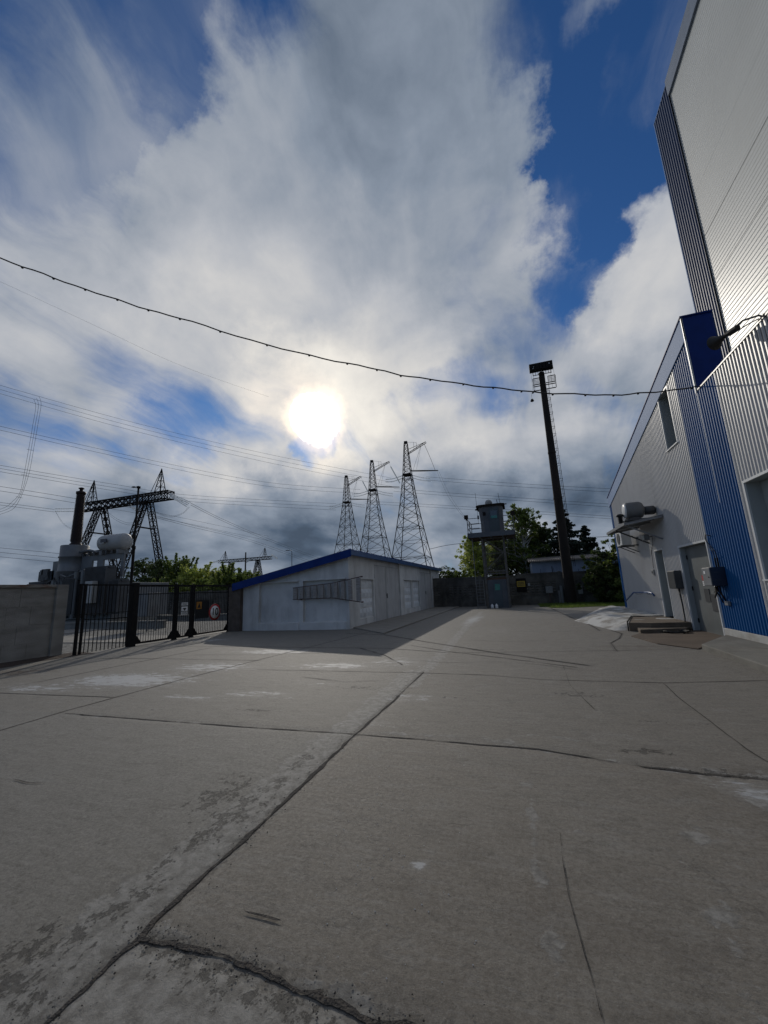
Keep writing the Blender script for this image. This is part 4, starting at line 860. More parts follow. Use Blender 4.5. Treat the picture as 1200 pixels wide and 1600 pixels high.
for i, (x0, x1, y) in enumerate(((-34,-20,19.0),(-30,-18,25.0))):
    m = M(); m.box(x0,x1,y-.1,y+.1,-.02,.35); m.box(x0-.05,x1+.05,y-.16,y+.16,.35,.42); tag(m.build('low_kerb_wall', mt['concrete']), ('low concrete kerb wall beyond the service road, nearer the transformer','low concrete kerb wall farther back in the gravel yard')[i], 'kerb wall')
# transformer
tr = thing('power_transformer', (-30.5, 22, 0), 'large grey power transformer with a tall brown bushing and a round oil tank', 'transformer')
m = M(); m.box(-34.4,-27.2,21.2,26,.5,3.0)
for k in range(8): m.box(-34.2+k*.9,-34.1+k*.9,21.05,21.2,.6,2.95)
m.box(-35.2,-34.8,21.3,21.45,3.9,4.3); m.build('tank', mt['trafo'], tr, bevel=.03)
m = M(); m.box(-36.8,-34.41,21.6,26,.3,3.45); m.box(-35.6,-33.9,21.5,25,3.46,4.2); m.box(-35.0,-34.3,21.3,21.5,3.5,4.35)
for k in range(14): m.box(-36.75+k*.17,-36.69+k*.17,21.45,21.6,.5,3.3)
m.build('side_cooler', mt['rad'], tr)
m = M(); rr = random.Random(8)
for k in range(9): x = -34.0+k*.55; m.path([(x,21.0,rr.uniform(2.6,3.2)),(x+.1,20.85,rr.uniform(3.2,3.7)),(x+rr.uniform(.3,.9),20.9,rr.uniform(3.0,4.1)),(x+rr.uniform(.5,1.1),21.1,rr.uniform(2.4,3.4))],.035,n=6)
for k in range(10): x = -33.8+k*.62; m.box(x,x+rr.uniform(.1,.3),20.95,21.2,1.2+rr.random(),2.2+rr.random())
for k in range(7): x = -31.4+k*.6; m.box(x,x+.18,21.7,22.3,5.16,5.16+rr.uniform(.12,.4))
m.tube((-31.5,21.9,5.42),(-29.6,21.9,5.5),.06); m.build('fittings', mt['rad'], tr)
m = M(); m.box(-35,-27,20.9,26.3,-.02,.45); m.build('foundation', mt['concrete'], tr)
tc_ = (-32.6, 22)
m = M(); m.lathe([(1.0,2.9),(.98,4.0),(1.02,4.02),(1.02,4.1),(.95,4.12),(.93,5.1),(.99,5.12),(.99,5.2),(.93,5.22),(.93,6.0),(.9,6.05),(.3,6.08)], (*tc_,0), n=28); m.box(-33.75,-33.6,21.9,22.1,4.6,5.9); m.box(-33.7,-33.3,21.9,22.1,5.7,5.85); m.box(-34.1,-33.2,21.5,22.5,3.0,4.9); m.build('turret', mt['trafo'], tr)
m = M(); pr = [(.42,6.08),(.40,6.2),(.3,6.3),(.36,6.4)]; z = 6.42
while z < 10.15: r_ = .40-.09*(z-6.4)/3.8; pr += [(r_-.05,z),(r_,z+.05),(r_-.05,z+.075)]; z += .10
pr += [(.22,10.2)]; bs = m.lathe(pr, (*tc_,0), n=20).build('bushing', mt['porcelain'], tr)
m = M(); m.lathe([(.3,10.2),(.34,10.25),(.34,10.4),(.2,10.45),(.12,10.5),(.12,10.62),(.2,10.66),(.2,10.72),(.05,10.78)], (*tc_,0), n=16); m.build('cap', mt['porcelain'], bs)
m = M(); m.lathe([(.15,-1.25),(.48,-1.2),(.60,-1.06),(.62,-.9),(.62,.9),(.60,1.06),(.48,1.2),(.15,1.25)], (-28.45,22,6.0), n=28, axis='X'); m.box(-29.0,-28.6,21.26,21.31,5.85,6.2); ct = m.build('oil_tank', mt['tankw'], tr)
m = M(); m.box(-28.95,-28.35,21.25,21.30,5.95,6.2); m.build('label_plate', mt['boxblue'], ct)
m = M()
for x in (-29.3, -27.6): m.box(x-.12,x+.12,21.6,22.4,5.1,5.42)
build_each(m, 'saddle', mt['trafo'], ct)
m = M(); # gantry plate with two openings
for x0, x1, z0, z1 in ((-31.6,-27.3,4.75,5.15),(-31.6,-30.5,3.0,4.75),(-29.95,-29.35,3.0,4.75),(-27.55,-27.3,3.4,4.75),(-30.5,-29.95,3.0,3.75),(-29.35,-27.55,3.0,3.35)): m.box(x0,x1,21.9,22.05,z0,z1)
m.prism([(-31.6,5.15),(-31.6,5.5),(-30.9,5.15)],'Y',21.9,22.05); m.build('gantry_plate', mt['trafo'], tr)
m = M(); m.path([(-31.6,21.7,5.45),(-30.6,21.7,5.55),(-29.8,21.7,5.35),(-29.3,21.8,5.4)],.09); m.path([(-33.2,21.2,4.0),(-31.5,20.9,3.55),(-29.8,20.9,4.0)],.05)
for x in (-30.4,-29.7,-29.1): m.tube((x,20.8,.6),(x,20.8,3.9),.13,n=12)
m.build('pipework', mt['trafo'], tr)
for i, (x0, x1, z1) in enumerate(((-29.3,-27.2,4.1),(-26.9,-25.9,3.1),(-31.5,-30.2,3.4))):
    m = M()
    for k in range(int((x1-x0)/.11)): m.box(x0+k*.11,x0+k*.11+.05,20.6,21.4,.9,z1)
    m.box(x0,x1,20.8,21.2,z1-.1,z1+.06); m.box(x0,x1,20.8,21.2,.8,.92); m.build('radiator', mt['rad'], tr)
m = M(); m.box(-28.6,-27.9,20.2,20.6,1.6,3.1); m.build('control_cabinet', mt['tankw'], tr, bevel=.02)
# ------------------------------------------------------------------ perimeter fence and things by it
FY = 34.0
def fence_panel_mesh():
    m = M(); w = 3.0; m.box(.1,w-.1,-.05,.05,-.05,2.32); m.box(.0,w,-.08,.08,2.32,2.42)
    m.box(.1,.3,-.10,-.05,.75,2.31); m.box(w-.3,w-.1,-.10,-.05,.75,2.31); m.box(.3,w-.3,-.10,-.05,.75,.88); m.box(.3,w-.3,-.10,-.05,1.72,1.82); m.box(.101,w-.101,-.14,-.05,-.05,.6)
    for i in range(4):
        for j in range(6):
            a = .34+j*.39; c = .90+i*.205
            m.add([(a,-.052,c),(a+.36,-.052,c),(a+.36,-.052,c+.18),(a,-.052,c+.18),(a+.18,-.11,c+.09)], [(0,1,4),(1,2,4),(2,3,4),(3,0,4)])
    return m
pf = thing('perimeter_fence', (0, FY, 0), 'dark precast concrete panel fence closing the far end of the yard', 'fence')
pp = fence_panel_mesh(); pp.v = [(x-45, y+FY, z) for x, y, z in pp.v]
p0 = pp.build('panel', mt['darkconc'], pf); q = M(); q.box(-45.12,-44.9,FY-.12,FY+.1,-.05,2.5); q0 = q.build('post', mt['darkconc'], pf)
for i in range(1, 24):
    for o in (p0, q0):
        c = o.copy(); sc.collection.objects.link(c); c.location = o.location+Vector((3.0*i,0,-.04*(i%3))); c.parent = pf
m = M()
for i in range(30):
    x = -7+i*.95+random.uniform(-.2,.2); m.tube((x,FY+.02,2.4),(x+random.uniform(-.05,.05),FY+.02,2.4+random.uniform(.15,.45)),.012,n=5)
build_each(m, 'rod', mt['steel'], pf)
ys_ = thing('yellow_fence_sign', (.08, FY-.2, 1.3), 'yellow sign with dark lettering on a black board on the far fence', 'sign')
m = M(); m.box(-.25,.5,FY-.17,FY-.14,1.0,2.05); m.build('board', mt['black'], ys_)
m = M(); m.box(-.2,.42,FY-.19,FY-.172,1.4,1.85); pl = m.build('plate', mt['yellow'], ys_)
m = M()
for k in range(3):
    x = -.14
    while x < .34: w_ = random.uniform(.03,.07); m.box(x,x+w_,FY-.194,FY-.191,1.49+k*.11,1.55+k*.11); x += w_+.018
m.build('lettering', mt['ink'], pl)
for (x, y, w_, z0, z1, mm, lab) in ((2.1,33.4,.5,.85,1.35,'galv','small grey board on a short post before the fence, left of the mast'),(4.25,33.4,.30,.7,1.3,'tankw','narrow pale box standing close to the mast foot on its right')):
    c = thing('utility_board', (x, y, 0), lab, 'board'); m = M(); m.box(x-w_/2,x+w_/2,y-.06,y+.06,z0,z1); m.build('plate', mt[mm], c, bevel=.01); m = M(); m.tube((x,y,-.05),(x,y,z0),.035); m.build('post', mt['woodrail'], c)
m = M(); m.box(2.84,3.02,33.2,33.45,-.02,1.35); m.box(2.7,2.83,33.25,33.45,-.02,1.0); tag(m.build('grey_cabinet', mt['trafo'], bevel=.02), 'slim grey cabinet standing directly left of the mast foot', 'cabinet')
m = M(); m.box(.62,.78,FY-.25,FY-.15,1.45,1.65); tag(m.build('junction_box', mt['tankw']), 'tiny white box fixed to the far fence right of the yellow sign', 'box')
# barracks behind
bk = thing('long_low_building', (5, 40, 0), 'long low pale blue building with grey corrugated roof behind the far fence', 'building')
m = M(); m.box(1.2,8.6,39,46,0,3.55); m.build('wall', mt['barrackwall'], bk)
m = M()
for k in range(46): m.hexa([(1.0+k*.17,38.6,3.56),(1.12+k*.17,38.6,3.56),(1.12+k*.17,46.4,4.3),(1.0+k*.17,46.4,4.3),(1.03+k*.17,38.6,3.66),(1.09+k*.17,38.6,3.66),(1.09+k*.17,46.4,4.4),(1.03+k*.17,46.4,4.4)])
m.hexa([(.98,38.6,3.52),(8.85,38.6,3.52),(8.85,46.4,4.26),(.98,46.4,4.26),(.98,38.6,3.58),(8.85,38.6,3.58),(8.85,46.4,4.32),(.98,46.4,4.32)]); m.build('roof', mt['slateroof'], bk)
m = M()
for x in (2.9, 4.5, 7.6): m.tube((x,38.95,2.2),(x,38.95,3.1),.025)
build_each(m, 'drain_rod', mt['black'], bk)
# ------------------------------------------------------------------ watchtower
tw = thing('watchtower', (-1.55, 31, 0), 'grey guard tower with a cabin on a railed platform over a small booth', 'watchtower')
m = M()
for x, y in ((-2.3,30.3),(-.78,30.3),(-2.3,31.9),(-.78,31.9)): m.box(x-.07,x+.07,y-.07,y+.07,-.05,5.15)
build_each(m, 'leg', mt['towersteel'], tw)
m = M()
for z in (2.45, 2.62, 5.0): 
    for y in (30.3, 31.9): m.bar((-2.23,y,z),(-.85,y,z),.07,.07)
m.bar((-2.3,30.37,2.5),(-2.3,31.83,2.5),.07); m.bar((-.78,30.37,2.5),(-.78,31.83,2.5),.07)
m.bar((-2.2,30.3,5.0),(-.9,30.3,3.95),.07); m.bar((-.88,30.3,3.9),(-2.2,30.3,2.7),.06); m.bar((-2.2,31.9,5.0),(-.9,31.9,3.9),.06); m.bar((-.88,31.9,3.9),(-2.2,31.9,2.7),.06); m.bar((-2.23,30.3,3.9),(-.85,30.3,3.9),.05); m.build('brace', mt['towersteel'], tw)
m = M()
for i in range(18): m.tube((-2.2+i*.078,31.85,2.7),(-2.2+i*.078,31.85,4.95),.010,n=4)
for i in range(26): m.tube((-2.23,31.85,2.75+i*.086),(-.85,31.85,2.75+i*.086),.010,n=4)
m.build('mesh_screen', mt['towersteel'], tw)
m = M(); m.box(-3.2,.02,29.7,32.5,5.14,5.2); m.build('floor', mt['rustfloor'], tw)
m = M(); m.box(-3.22,.04,29.64,29.7,5.08,5.42); m.box(-3.22,.04,32.5,32.56,5.08,5.42); m.box(-3.26,-3.2,29.64,32.56,5.08,5.42); m.box(.02,.08,29.64,32.56,5.08,5.42)
for x in (-2.4,-1.6,-.8): m.box(x-.04,x+.04,29.7,32.5,5.04,5.139)
m.build('edge_beam', mt['tower'], tw)
m = M()
for x0, x1 in ((-3.2,-2.35),(-.62,.02)):
    for y in (29.7, 32.5):
        for z in (5.75, 6.1, 6.5): m.tube((x0,y,z),(x1,y,z),.022,n=6)
for x in (-3.2, .02):
    for z in (5.75, 6.1, 6.5): m.tube((x,29.7,z),(x,32.5,z),.022,n=6)
    for y in (29.7,31.1,32.5): m.tube((x,y,5.4),(x,y,6.55),.03,n=6)
for y in (29.7,32.5): m.tube((-2.4,y,6.5),(-.6,y,6.5),.018,n=6) if y > 30 else None
m.build('railing', mt['tower'], tw)
cb = M(); ch = .25
def octo(x0, x1, y0, y1, c): return [(x0+c,y0),(x1-c,y0),(x1,y0+c),(x1,y1-c),(x1-c,y1),(x0+c,y1),(x0,y1-c),(x0,y0+c)]
a = octo(-2.28,-.66,30.1,31.8,ch); b = octo(-2.36,-.62,30.0,31.9,ch)
vs = [(x,y,5.42) for x,y in a]+[(x,y,6.3) for x,y in a]+[(x,y,7.35) for x,y in b]
cb.add(vs, [tuple(range(8))[::-1], tuple(range(16,24))]+[(k*8+i,k*8+(i+1)%8,(k+1)*8+(i+1)%8,(k+1)*8+i) for k in range(2) for i in range(8)]); cbo = cb.build('cabin', mt['tower'], tw)
m = M(); b = octo(-2.52,-.46,29.86,32.04,ch); m.prism(b, 'Z', 7.35, 7.50); m.box(-2.6,-2.45,30.3,30.4,7.2,7.3); m.box(-.5,-.3,30.0,30.1,7.38,7.44); m.build('roof', mt['steel'], cbo)
m = M(); m.hexa([(-1.62,30.07,5.45),(-.95,30.07,5.45),(-.95,30.11,5.45),(-1.62,30.11,5.45),(-1.62,29.96,7.2),(-.95,29.96,7.2),(-.95,30.03,7.2),(-1.62,30.03,7.2)]); dr = m.build('door', mt['towerdoor'], cbo)
m = M(); m.box(-1.5,-1.05,29.955,29.99,6.5,7.0); m.build('pane', mt['glass'], dr); m = M(); m.box(-1.5,-1.05,29.945,29.954,6.42,6.62); m.build('green_pane', mt['green'], dr)
m = M(); m.box(-2.05,-1.85,29.98,30.08,6.7,6.95); m.build('hatch', mt['black'], cbo)
m = M(); m.box(-2.52,-2.4,30.6,30.9,6.6,6.85); m.build('side_lamp', mt['galv'], cbo)
m = M(); m.lathe([(.1,0),(.26,.08),(.28,.25),(.1,.3)], (-1.62,30.9,7.8), n=18, axis='Y'); m.box(-1.65,-1.59,30.95,31.05,7.5,7.75); m.tube((-1.9,31.0,7.5),(-1.75,31.0,7.8),.02); tag(m.build('searchlight', mt['tankw'], tw), 'pale round searchlight on the cabin roof')
m = M(); m.tube((-.75,31,7.45),(-.85,31,8.5),.014,n=5); m.tube((-.95,31,7.45),(-1.0,31,8.0),.02,n=5); m.tube((-2.6,32.3,6.5),(-2.65,32.3,9.0),.012,n=5); build_each(m, 'antenna', mt['steel'], tw)
for x, y in ((-3.25,29.7),(.05,29.7)):
    m = M(); m.box(x-.14,x+.14,y-.12,y+.1,6.5,6.78); m.box(x-.04,x+.04,y-.04,y+.04,6.4,6.5); m.build('corner_floodlight', mt['steel'], tw)
m = M(); m.box(-2.22,-.86,30.36,31.8,-.02,2.0); bo = m.build('booth', mt['tower'], tw, bevel=.01)
m = M(); m.box(-2.3,-.8,30.38,31.9,2.0,2.12); m.build('booth_roof', mt['rustfloor'], bo)
m = M(); m.box(-1.83,-1.22,30.31,30.36,.1,1.96); dr = m.build('booth_door', mt['towerdoor'], bo, bevel=.005); m = M(); m.box(-1.7,-1.36,30.295,30.31,1.25,1.68); m.build('pane', mt['green'], dr)
m = M()
for x in (-3.0,-2.46): m.tube((x,30.2,-.05),(x,30.2,5.1 if x < -2.9 else 2.0),.028,n=6)
m.tube((-2.75,30.2,.4),(-2.75,30.2,1.9),.014,n=5)
for i in range(9): m.tube((-3.0,30.2,.25+i*.22),(-2.46,30.2,.25+i*.22),.016,n=5)
m.build('ladder', mt['galv'], tw)
m = M()
for x in (-.55,-.05): m.tube((x,30.1,3.6),(x,30.1,5.1),.02,n=5)
for i in range(6): m.tube((-.55,30.1,3.75+i*.24),(-.05,30.1,3.75+i*.24),.014,n=5)
m.build('stair', mt['towersteel'], tw)
for i, x in enumerate((-1.98, -1.68)):
    m = M(); m.lathe([(.09,0),(.10,.02),(.10,.2),(.06,.25),(.03,.28),(.03,.31)], (x, 29.95, .01), n=14)
    tag(m.build('white_canister', mt['signwhite']), ('white canister at the booth foot, the one nearer the ladder','white canister at the booth foot, the one before the booth door')[i], 'canister', 'white canisters at the booth')
# ------------------------------------------------------------------ light mast
ms = thing('floodlight_mast', (4.2, 40, 0), 'tall dark tapered mast topped by a bank of floodlights', 'mast')
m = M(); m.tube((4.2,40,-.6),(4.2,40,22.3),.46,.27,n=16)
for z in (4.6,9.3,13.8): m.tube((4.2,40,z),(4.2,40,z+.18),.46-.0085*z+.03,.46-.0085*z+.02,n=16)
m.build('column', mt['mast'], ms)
m = M()
z = 3.5
while z < 20.5:
    x = 4.2+.46-.0085*z; m.path([(x,40,z),(x+.22,39.9,z+.02),(x+.26,39.9,z+.22),(x,40,z+.26)],.018,n=5); z += .75
m.tube((4.9,39.95,3),(4.68,39.95,20.5),.02,n=5); m.tube((4.78,39.95,3),(4.56,39.95,20.5),.015,n=5); m.build('climbing_rungs', mt['steel'], ms)
m = M(); m.box(3.12,5.3,39.7,40.1,22.5,23.3)
for i in range(7): m.box(3.15+i*.305,3.4+i*.305,39.64,39.7,22.58,23.2)
hd = m.build('lamp_bank', mt['black'], ms)
m = M()
for x, z in ((3.45,22.75),(3.5,22.9),(4.98,22.95),(4.98,23.05)): m.tube((x,39.62,z),(x,39.66,z),.05,n=8)
build_each(m, 'lamp_lens', mt['insul'], hd)
m = M()
for z in (22.0, 22.35): m.bar((3.35,39.7,z),(5.1,39.7,z),.05)
for i in range(8): m.bar((3.38+i*.24,39.7,22.0),(3.38+i*.24,39.7,22.35),.04)
for x0, x1, s in ((3.3,4.0,-1),(4.4,5.3,1)):
    for z, dx in ((20.3,0),(20.75,.04),(20.95,.05)): m.bar((x0+dx*s,39.6,z),(x1,39.6,z),.07)
    a, b = (x0,x0+.62) if s < 0 else (x1-.62,x1+.05)
    for k in range(7): m.bar((a+(b-a)*k/6,39.6,20.95),(a+(b-a)*k/6+.05*s,39.6,21.6),.02)
    for k in range(5): m.bar((a,39.6,20.98+k*.15),(b,39.6,20.98+k*.15),.02)
    m.bar((a,39.6,21.62),(b,39.6,21.62),.05); m.bar((a,39.6,20.3),(a,39.6,21.6),.04); m.bar((b,39.6,20.3),(b,39.6,21.6),.04)
for x in (3.2,3.4,5.0,5.3): m.tube((x,39.65,20.4),(x,39.65,22.5),.012,n=4)
m.tube((3.35,39.6,20.35),(3.1,39.6,20.1),.08,n=6); m.build('service_platform', mt['steel'], ms)
m = M(); m.tube((3.0,39.6,20.15),(3.0,39.6,19.55),.012,n=4); m.lathe([(.03,.3),(.12,.22),(.18,.05),(.12,0)], (3.0,39.6,19.25), n=12); m.build('hanging_lamp', mt['steel'], ms)
ms.location = (3.50, 33.0, .26); ms.scale = (.825,)*3
# ------------------------------------------------------------------ lattice towers
def lattice(m, p, q, w0, w1, n, r, rb, square=True, up=(1,0,0), zig=2):
    p = Vector(p); q = Vector(q); d = (q-p).normalized(); up = Vector(up); a = d.cross(up)
    if a.length < .1: a = d.orthogonal()
    a.normalize(); b = d.cross(a).normalized()
    def cor(t):
        w = (w0+(w1-w0)*t)/2; c = p+(q-p)*t; return [c+a*w+b*w, c-a*w+b*w, c-a*w-b*w, c+a*w-b*w]
    L0, L1 = cor(0), cor(1)
    for i in range(4): m.bar(L0[i], L1[i], r, r)
    prev = L0
    for k in range(1, n+1):
        cur = cor(k/n)
        for i in range(4):
            j = (i+1) % 4
            if zig == 2: m.bar(prev[i], cur[j], rb, rb); m.bar(prev[j], cur[i], rb, rb)
            else: m.bar(prev[i] if k % 2 else prev[j], cur[j] if k % 2 else cur[i], rb, rb)
            m.bar(cur[i], cur[j], rb, rb)
        prev = cur
def disc_string(m, p, q, r=.16, n=None):
    p = Vector(p); q = Vector(q); L_ = (q-p).length; n = n or max(4, int(L_/.28)); d = (q-p)/n
    for i in range(n): m.tube(p+d*i, p+d*(i+.75), r, r*.55, n=7)
def single_tower():
    t = thing('lattice_tower', (0, 0, 0), '', 'tower', 'lattice towers behind the shed')
    m = M(); sec = [(0,13.0),(5.5,10.9),(10.5,9.2),(15,7.7),(19,6.4),(22.5,5.3),(25.6,4.4),(28.4,3.7),(31,3.1),(33.4,2.6),(34.9,2.3)]
    for (z0, w0), (z1, w1) in zip(sec[:-1], sec[1:]): lattice(m, (0,0,z0), (0,0,z1), w0, w1, 1, .17, .085, up=(0,1,0))
    for z, w in ((10.5,9.2),(19,6.4),(33.4,2.6)): m.bar((-w/2,-w/2,z),(w/2,w/2,z),.1); m.bar((w/2,-w/2,z),(-w/2,w/2,z),.1)
    m.build('body', mt['steelg'], t)
    m = M(); lattice(m, (0,0,34.9), (0,0,44.6), 2.3, .9, 7, .13, .07, up=(0,1,0)); m.box(-.45,.45,-.45,.45,44.6,45.2); m.box(-1.2,1.2,-1.2,1.2,34.6,35.0); m.build('head', mt['steelg'], t)
    m = M(); A = (.6,0,41.2); B = (6.1,-.6,43.9)
    m.bar((.4,-.4,41.2),(6.1,-.6,43.9),.16); m.bar((.4,.4,41.2),(6.1,.4,43.9),.16); m.bar((.5,0,42.6),(6.1,-.1,44.1),.1)
    for k in range(7): f_ = k/6; m.bar((.4+5.7*f_,-.4-.2*f_,41.2+2.7*f_),(.4+5.7*f_,.4,41.2+2.7*f_),.08)
    m.bar((3.2,0,42.5),(3.2,0,44.4),.07); m.bar((.4,0,44.9),(3.2,0,44.4),.05); m.bar((2.4,0,42.3),(2.4,0,44.5),.07)
    m.bar((4.6,0,43.2),(1.8,0,36.2),.05); m.bar((4.6,0,43.2),(2.8,0,36.1),.04)
    m.build('upper_arm', mt['steelg'], t)
    m = M(); m.bar((1.2,0,36.0),(9.2,-.6,34.7),.22); m.bar((1.2,.5,35.8),(9.2,-.4,34.7),.12); m.build('lower_arm', mt['steelg'], t)
    for dz in (0, .8):
        m = M(); pts = [Vector((-1.2,0,34.9-dz)),Vector((-2.6,-1.0,34.2-dz)),Vector((-4.2,-2.0,33.6-dz)),Vector((-5.9,-3.2,33.4-dz))]
        for a, b in zip(pts[:-1], pts[1:]): disc_string(m, a, b, .15, 6)
        m.build('insulator_string', mt['insul'], t)
        m = M(); pts = [Vector((1.2,0,34.6-dz)),Vector((3.4,1,33.9-dz)),Vector((6.4,2,33.3-dz))]
        for a, b in zip(pts[:-1], pts[1:]): disc_string(m, a, b, .15, 7)
        m.build('insulator_string', mt['insul'], t)
    return t
t3 = single_tower(); tws = [t3, copy_tree(t3), copy_tree(t3)]
for t, (x, y), lab in zip(tws, ((-27.9,110),(-43.1,122),(-58.0,134.5)), ('tallest looking of the three steel lattice towers behind the shed, nearest one','middle one of the three steel lattice towers behind the shed','farthest of the three steel lattice towers, on the left over the shed ridge')):
    t.location = (x, y, 0); t['label'] = lab; t.rotation_euler.z = {-27.9: 0, -43.1: .06, -58.0: -.05}[x]
for (x, y), lab in (((-43.1,122),'glass insulator string hanging from the arm of the middle lattice tower'),((-58.0,134.5),'glass insulator string hanging from the arm of the farthest lattice tower')):
    m = M(); m.tube((x+6,y,43.8),(x+6.6,y,42.0),.04,n=4); disc_string(m, (x+6.6,y,42.0), (x+9.6,y-.5,35.8), .22, 22); tag(m.build('insulator_chain', mt['insul']), lab, 'insulator', 'hanging insulator chains')
def portal():
    t = thing('portal_pylon', (0,0,0), '', 'pylon', 'portal pylons')
    m = M(); lattice(m, (-13.6,0,24.2), (13.6,0,24.2), 1.7, 1.7, 15, .20, .12, up=(0,0,1)); m.build('crossbeam', mt['steel'], t)
    for x in (-7,7):
        for s in (-1,1):
            q = M(); lattice(q, (x,s*7.2,-.1), (x,s*.6,23.4), 1.15, .95, 15, .16, .09, up=(1,0,0)); q.build('leg', mt['steel'], t)
        q = M(); q.bar((x,-2.3,17.5),(x,2.3,17.5),.28); q.build('tie', mt['steel'], t)
        q = M(); sx = 10.5 if x > 0 else -10.2
        for a, b in ((-.8,-.8),(.8,-.8),(.8,.8),(-.8,.8)): q.bar((sx+a,b,25.0),(sx,0,30.6),.12)
        for k in range(1,4):
            f_ = 1-k/4; z = 25+5.6*k/4; w = .8*f_
            for (a,b),(c,d) in (((-w,-w),(w,-w)),((w,-w),(w,w)),((w,w),(-w,w)),((-w,w),(-w,-w))): q.bar((sx+a,b,z),(sx+c,d,z),.07)
            w2 = .8*(1-(k-1)/4); z2 = 25+5.6*(k-1)/4; q.bar((sx-w2,-w2,z2),(sx+w,-w,z),.07); q.bar((sx-w2,w2,z2),(sx+w,w,z),.07)
        q.bar((sx-3.0,0,25),(sx,0,30.5),.09); q.build('peak', mt['steel'], t)
    return t
pt = portal(); pt.location = (-83.6, 66, 0); pt['label'] = 'large dark portal pylon on splayed legs behind the transformer'
p2 = copy_tree(pt, (-145.5, 190, 0), 'small distant portal pylon beyond the pale green trees, left of the shed roof'); p2.scale = (1.28, 1, .93)
# glass strings and wires
def at_(p, Y): return at(p[0], p[1], Y=Y)
def wire_obj(name, label, paths, r, group=None, cat='power line', mat='wire'):
    m = M()
    for pts in paths: m.path(smooth(pts, 8) if len(pts) > 2 else pts, r, n=4)
    return tag(m.build(name, mt[mat]), label, cat, group)
m = M()
for k in range(4): disc_string(m, at_((266,771+k*1.6), 66-.4*k), at_((298-k*2,785+k*2.2), 62-.4*k), .11, 16)
tag(m.build('insulator_chain', mt['insul']), 'bright glass insulator chain at the right end of the large portal pylon', 'insulator', 'insulator chains of the portal pylon')
m = M()
for k in range(2): disc_string(m, at_((131,795+k*4), 66), at_((85,795+k*4), 64), .12, 16)
tag(m.build('insulator_chain', mt['insul']), 'bright glass insulator chain at the left end of the large portal pylon', 'insulator', 'insulator chains of the portal pylon')
m = M()
for k in range(2): disc_string(m, at_((203,788+k*3), 66), at_((214,796+k*3), 64), .12, 8)
tag(m.build('insulator_chain', mt['insul']), 'bright glass insulator chain under the middle of the large portal pylon', 'insulator', 'insulator chains of the portal pylon')
for (a, b, c, d, lab) in ((424,866,434,872,'right end'),(342,876,332,878,'left end'),(394,872,384,878,'middle right side'),(372,873,360,879,'middle left side')):
    m = M()
    for k in range(2): disc_string(m, at_((a,b+k*1.5),190), at_((c,d+k*1.5),186), .22, 10)
    tag(m.build('insulator_chain', mt['insul']), 'tiny bright insulator chain at the '+lab+' of the small distant pylon', 'insulator', 'insulator chains of the distant pylon')
GRP = 'overhead power lines'
def bundle(pts, n, dpx, ext=None): return [[at(px+0*k, py+dpx*k, Y=Y) for px, py, Y in pts] for k in range(n)]
wire_obj('power_line', 'topmost overhead line bundle, running down from the left edge to the nearest lattice tower', bundle([(-60,584,38),(0,602,44),(220,663,66),(430,712,88),(612,747,108)],3,6.5), 0.028, GRP)
wire_obj('power_line', 'overhead line bundle over the portal pylon peak, ending at the middle lattice tower', bundle([(-60,650,44),(0,666,50),(250,722,80),(420,754,102),(563,765,120)],2,6), 0.034, GRP)
wire_obj('power_line', 'overhead line of four wires just above the portal crossbeam, ending at the farthest lattice tower', bundle([(-60,716,48),(0,727,54),(180,757,80),(300,774,100),(525,787,132)],3,5), 0.037, GRP)
wire_obj('power_line', 'pair of wires entering at the left edge behind the bushing and passing the left peak', bundle([(-60,752,50),(0,760,56),(130,781,70),(250,802,110),(420,838,170)],2,7), 0.039, GRP)
wire_obj('power_line', 'wires tied to the left end insulators of the portal pylon', bundle([(-60,778,50),(0,785,54),(85,796,64)],2,4), 0.034, GRP)
wire_obj('power_line', 'line from the nearest lattice tower to the right edge, uppermost there', bundle([(666,745,112),(800,755,112),(960,764,112),(1100,770,112)],2,5), 0.034, GRP)
wire_obj('power_line', 'line from the middle lattice tower to the right, second down', bundle([(615,763,124),(700,770,124),(960,788,124),(1100,796,124)],2,4.5), 0.037, GRP)
wire_obj('power_line', 'line from the farthest lattice tower to the right, third down', bundle([(571,783,136),(700,790,136),(960,807,136),(1100,815,136)],2,4), 0.037, GRP)
wire_obj('power_line', 'line falling to the right from the right end of the portal pylon', bundle([(298,786,62),(350,812,90),(420,842,130),(520,880,180)],2,3), 0.040, GRP)
wire_obj('power_line', 'line falling to the right from under the portal crossbeam', bundle([(214,798,64),(290,818,90),(400,846,140),(520,890,180)],2,3), 0.040, GRP)
wire_obj('power_line', 'single thin line low in the sky right of the nearest lattice tower', bundle([(671,858,90),(734,848,88),(960,838,88),(1100,832,88)],1,3), 0.046, GRP)
wire_obj('power_line', 'group of low parallel wires at the left edge behind the transformer', bundle([(-60,849,60),(0,856,62),(100,866,70),(200,880,90)],3,7), 0.037, GRP)
wire_obj('power_line', 'single faint wire high in the sky, from the left edge towards the sun', bundle([(-60,415,60),(0,440,64),(130,500,75),(280,570,90),(420,620,108)],1,3), 0.023, GRP)
wire_obj('stay_wire', 'pair of thin wires slanting from the nearest tower arm down to the watchtower', [[at(683,737,Y=108), at(700,775,Y=90), at(735,822,Y=60)], [at(686,737,Y=108), at(704,775,Y=90), at(738,824,Y=60)]], .02, None, 'wire')
wire_obj('stay_wire', 'dark wire from the upper arm tip down to the lower arm of the nearest tower', [[at(663,694,Y=110), at(673,717,Y=109.6), at(680,735,Y=109.4)]], .05, None, 'wire')
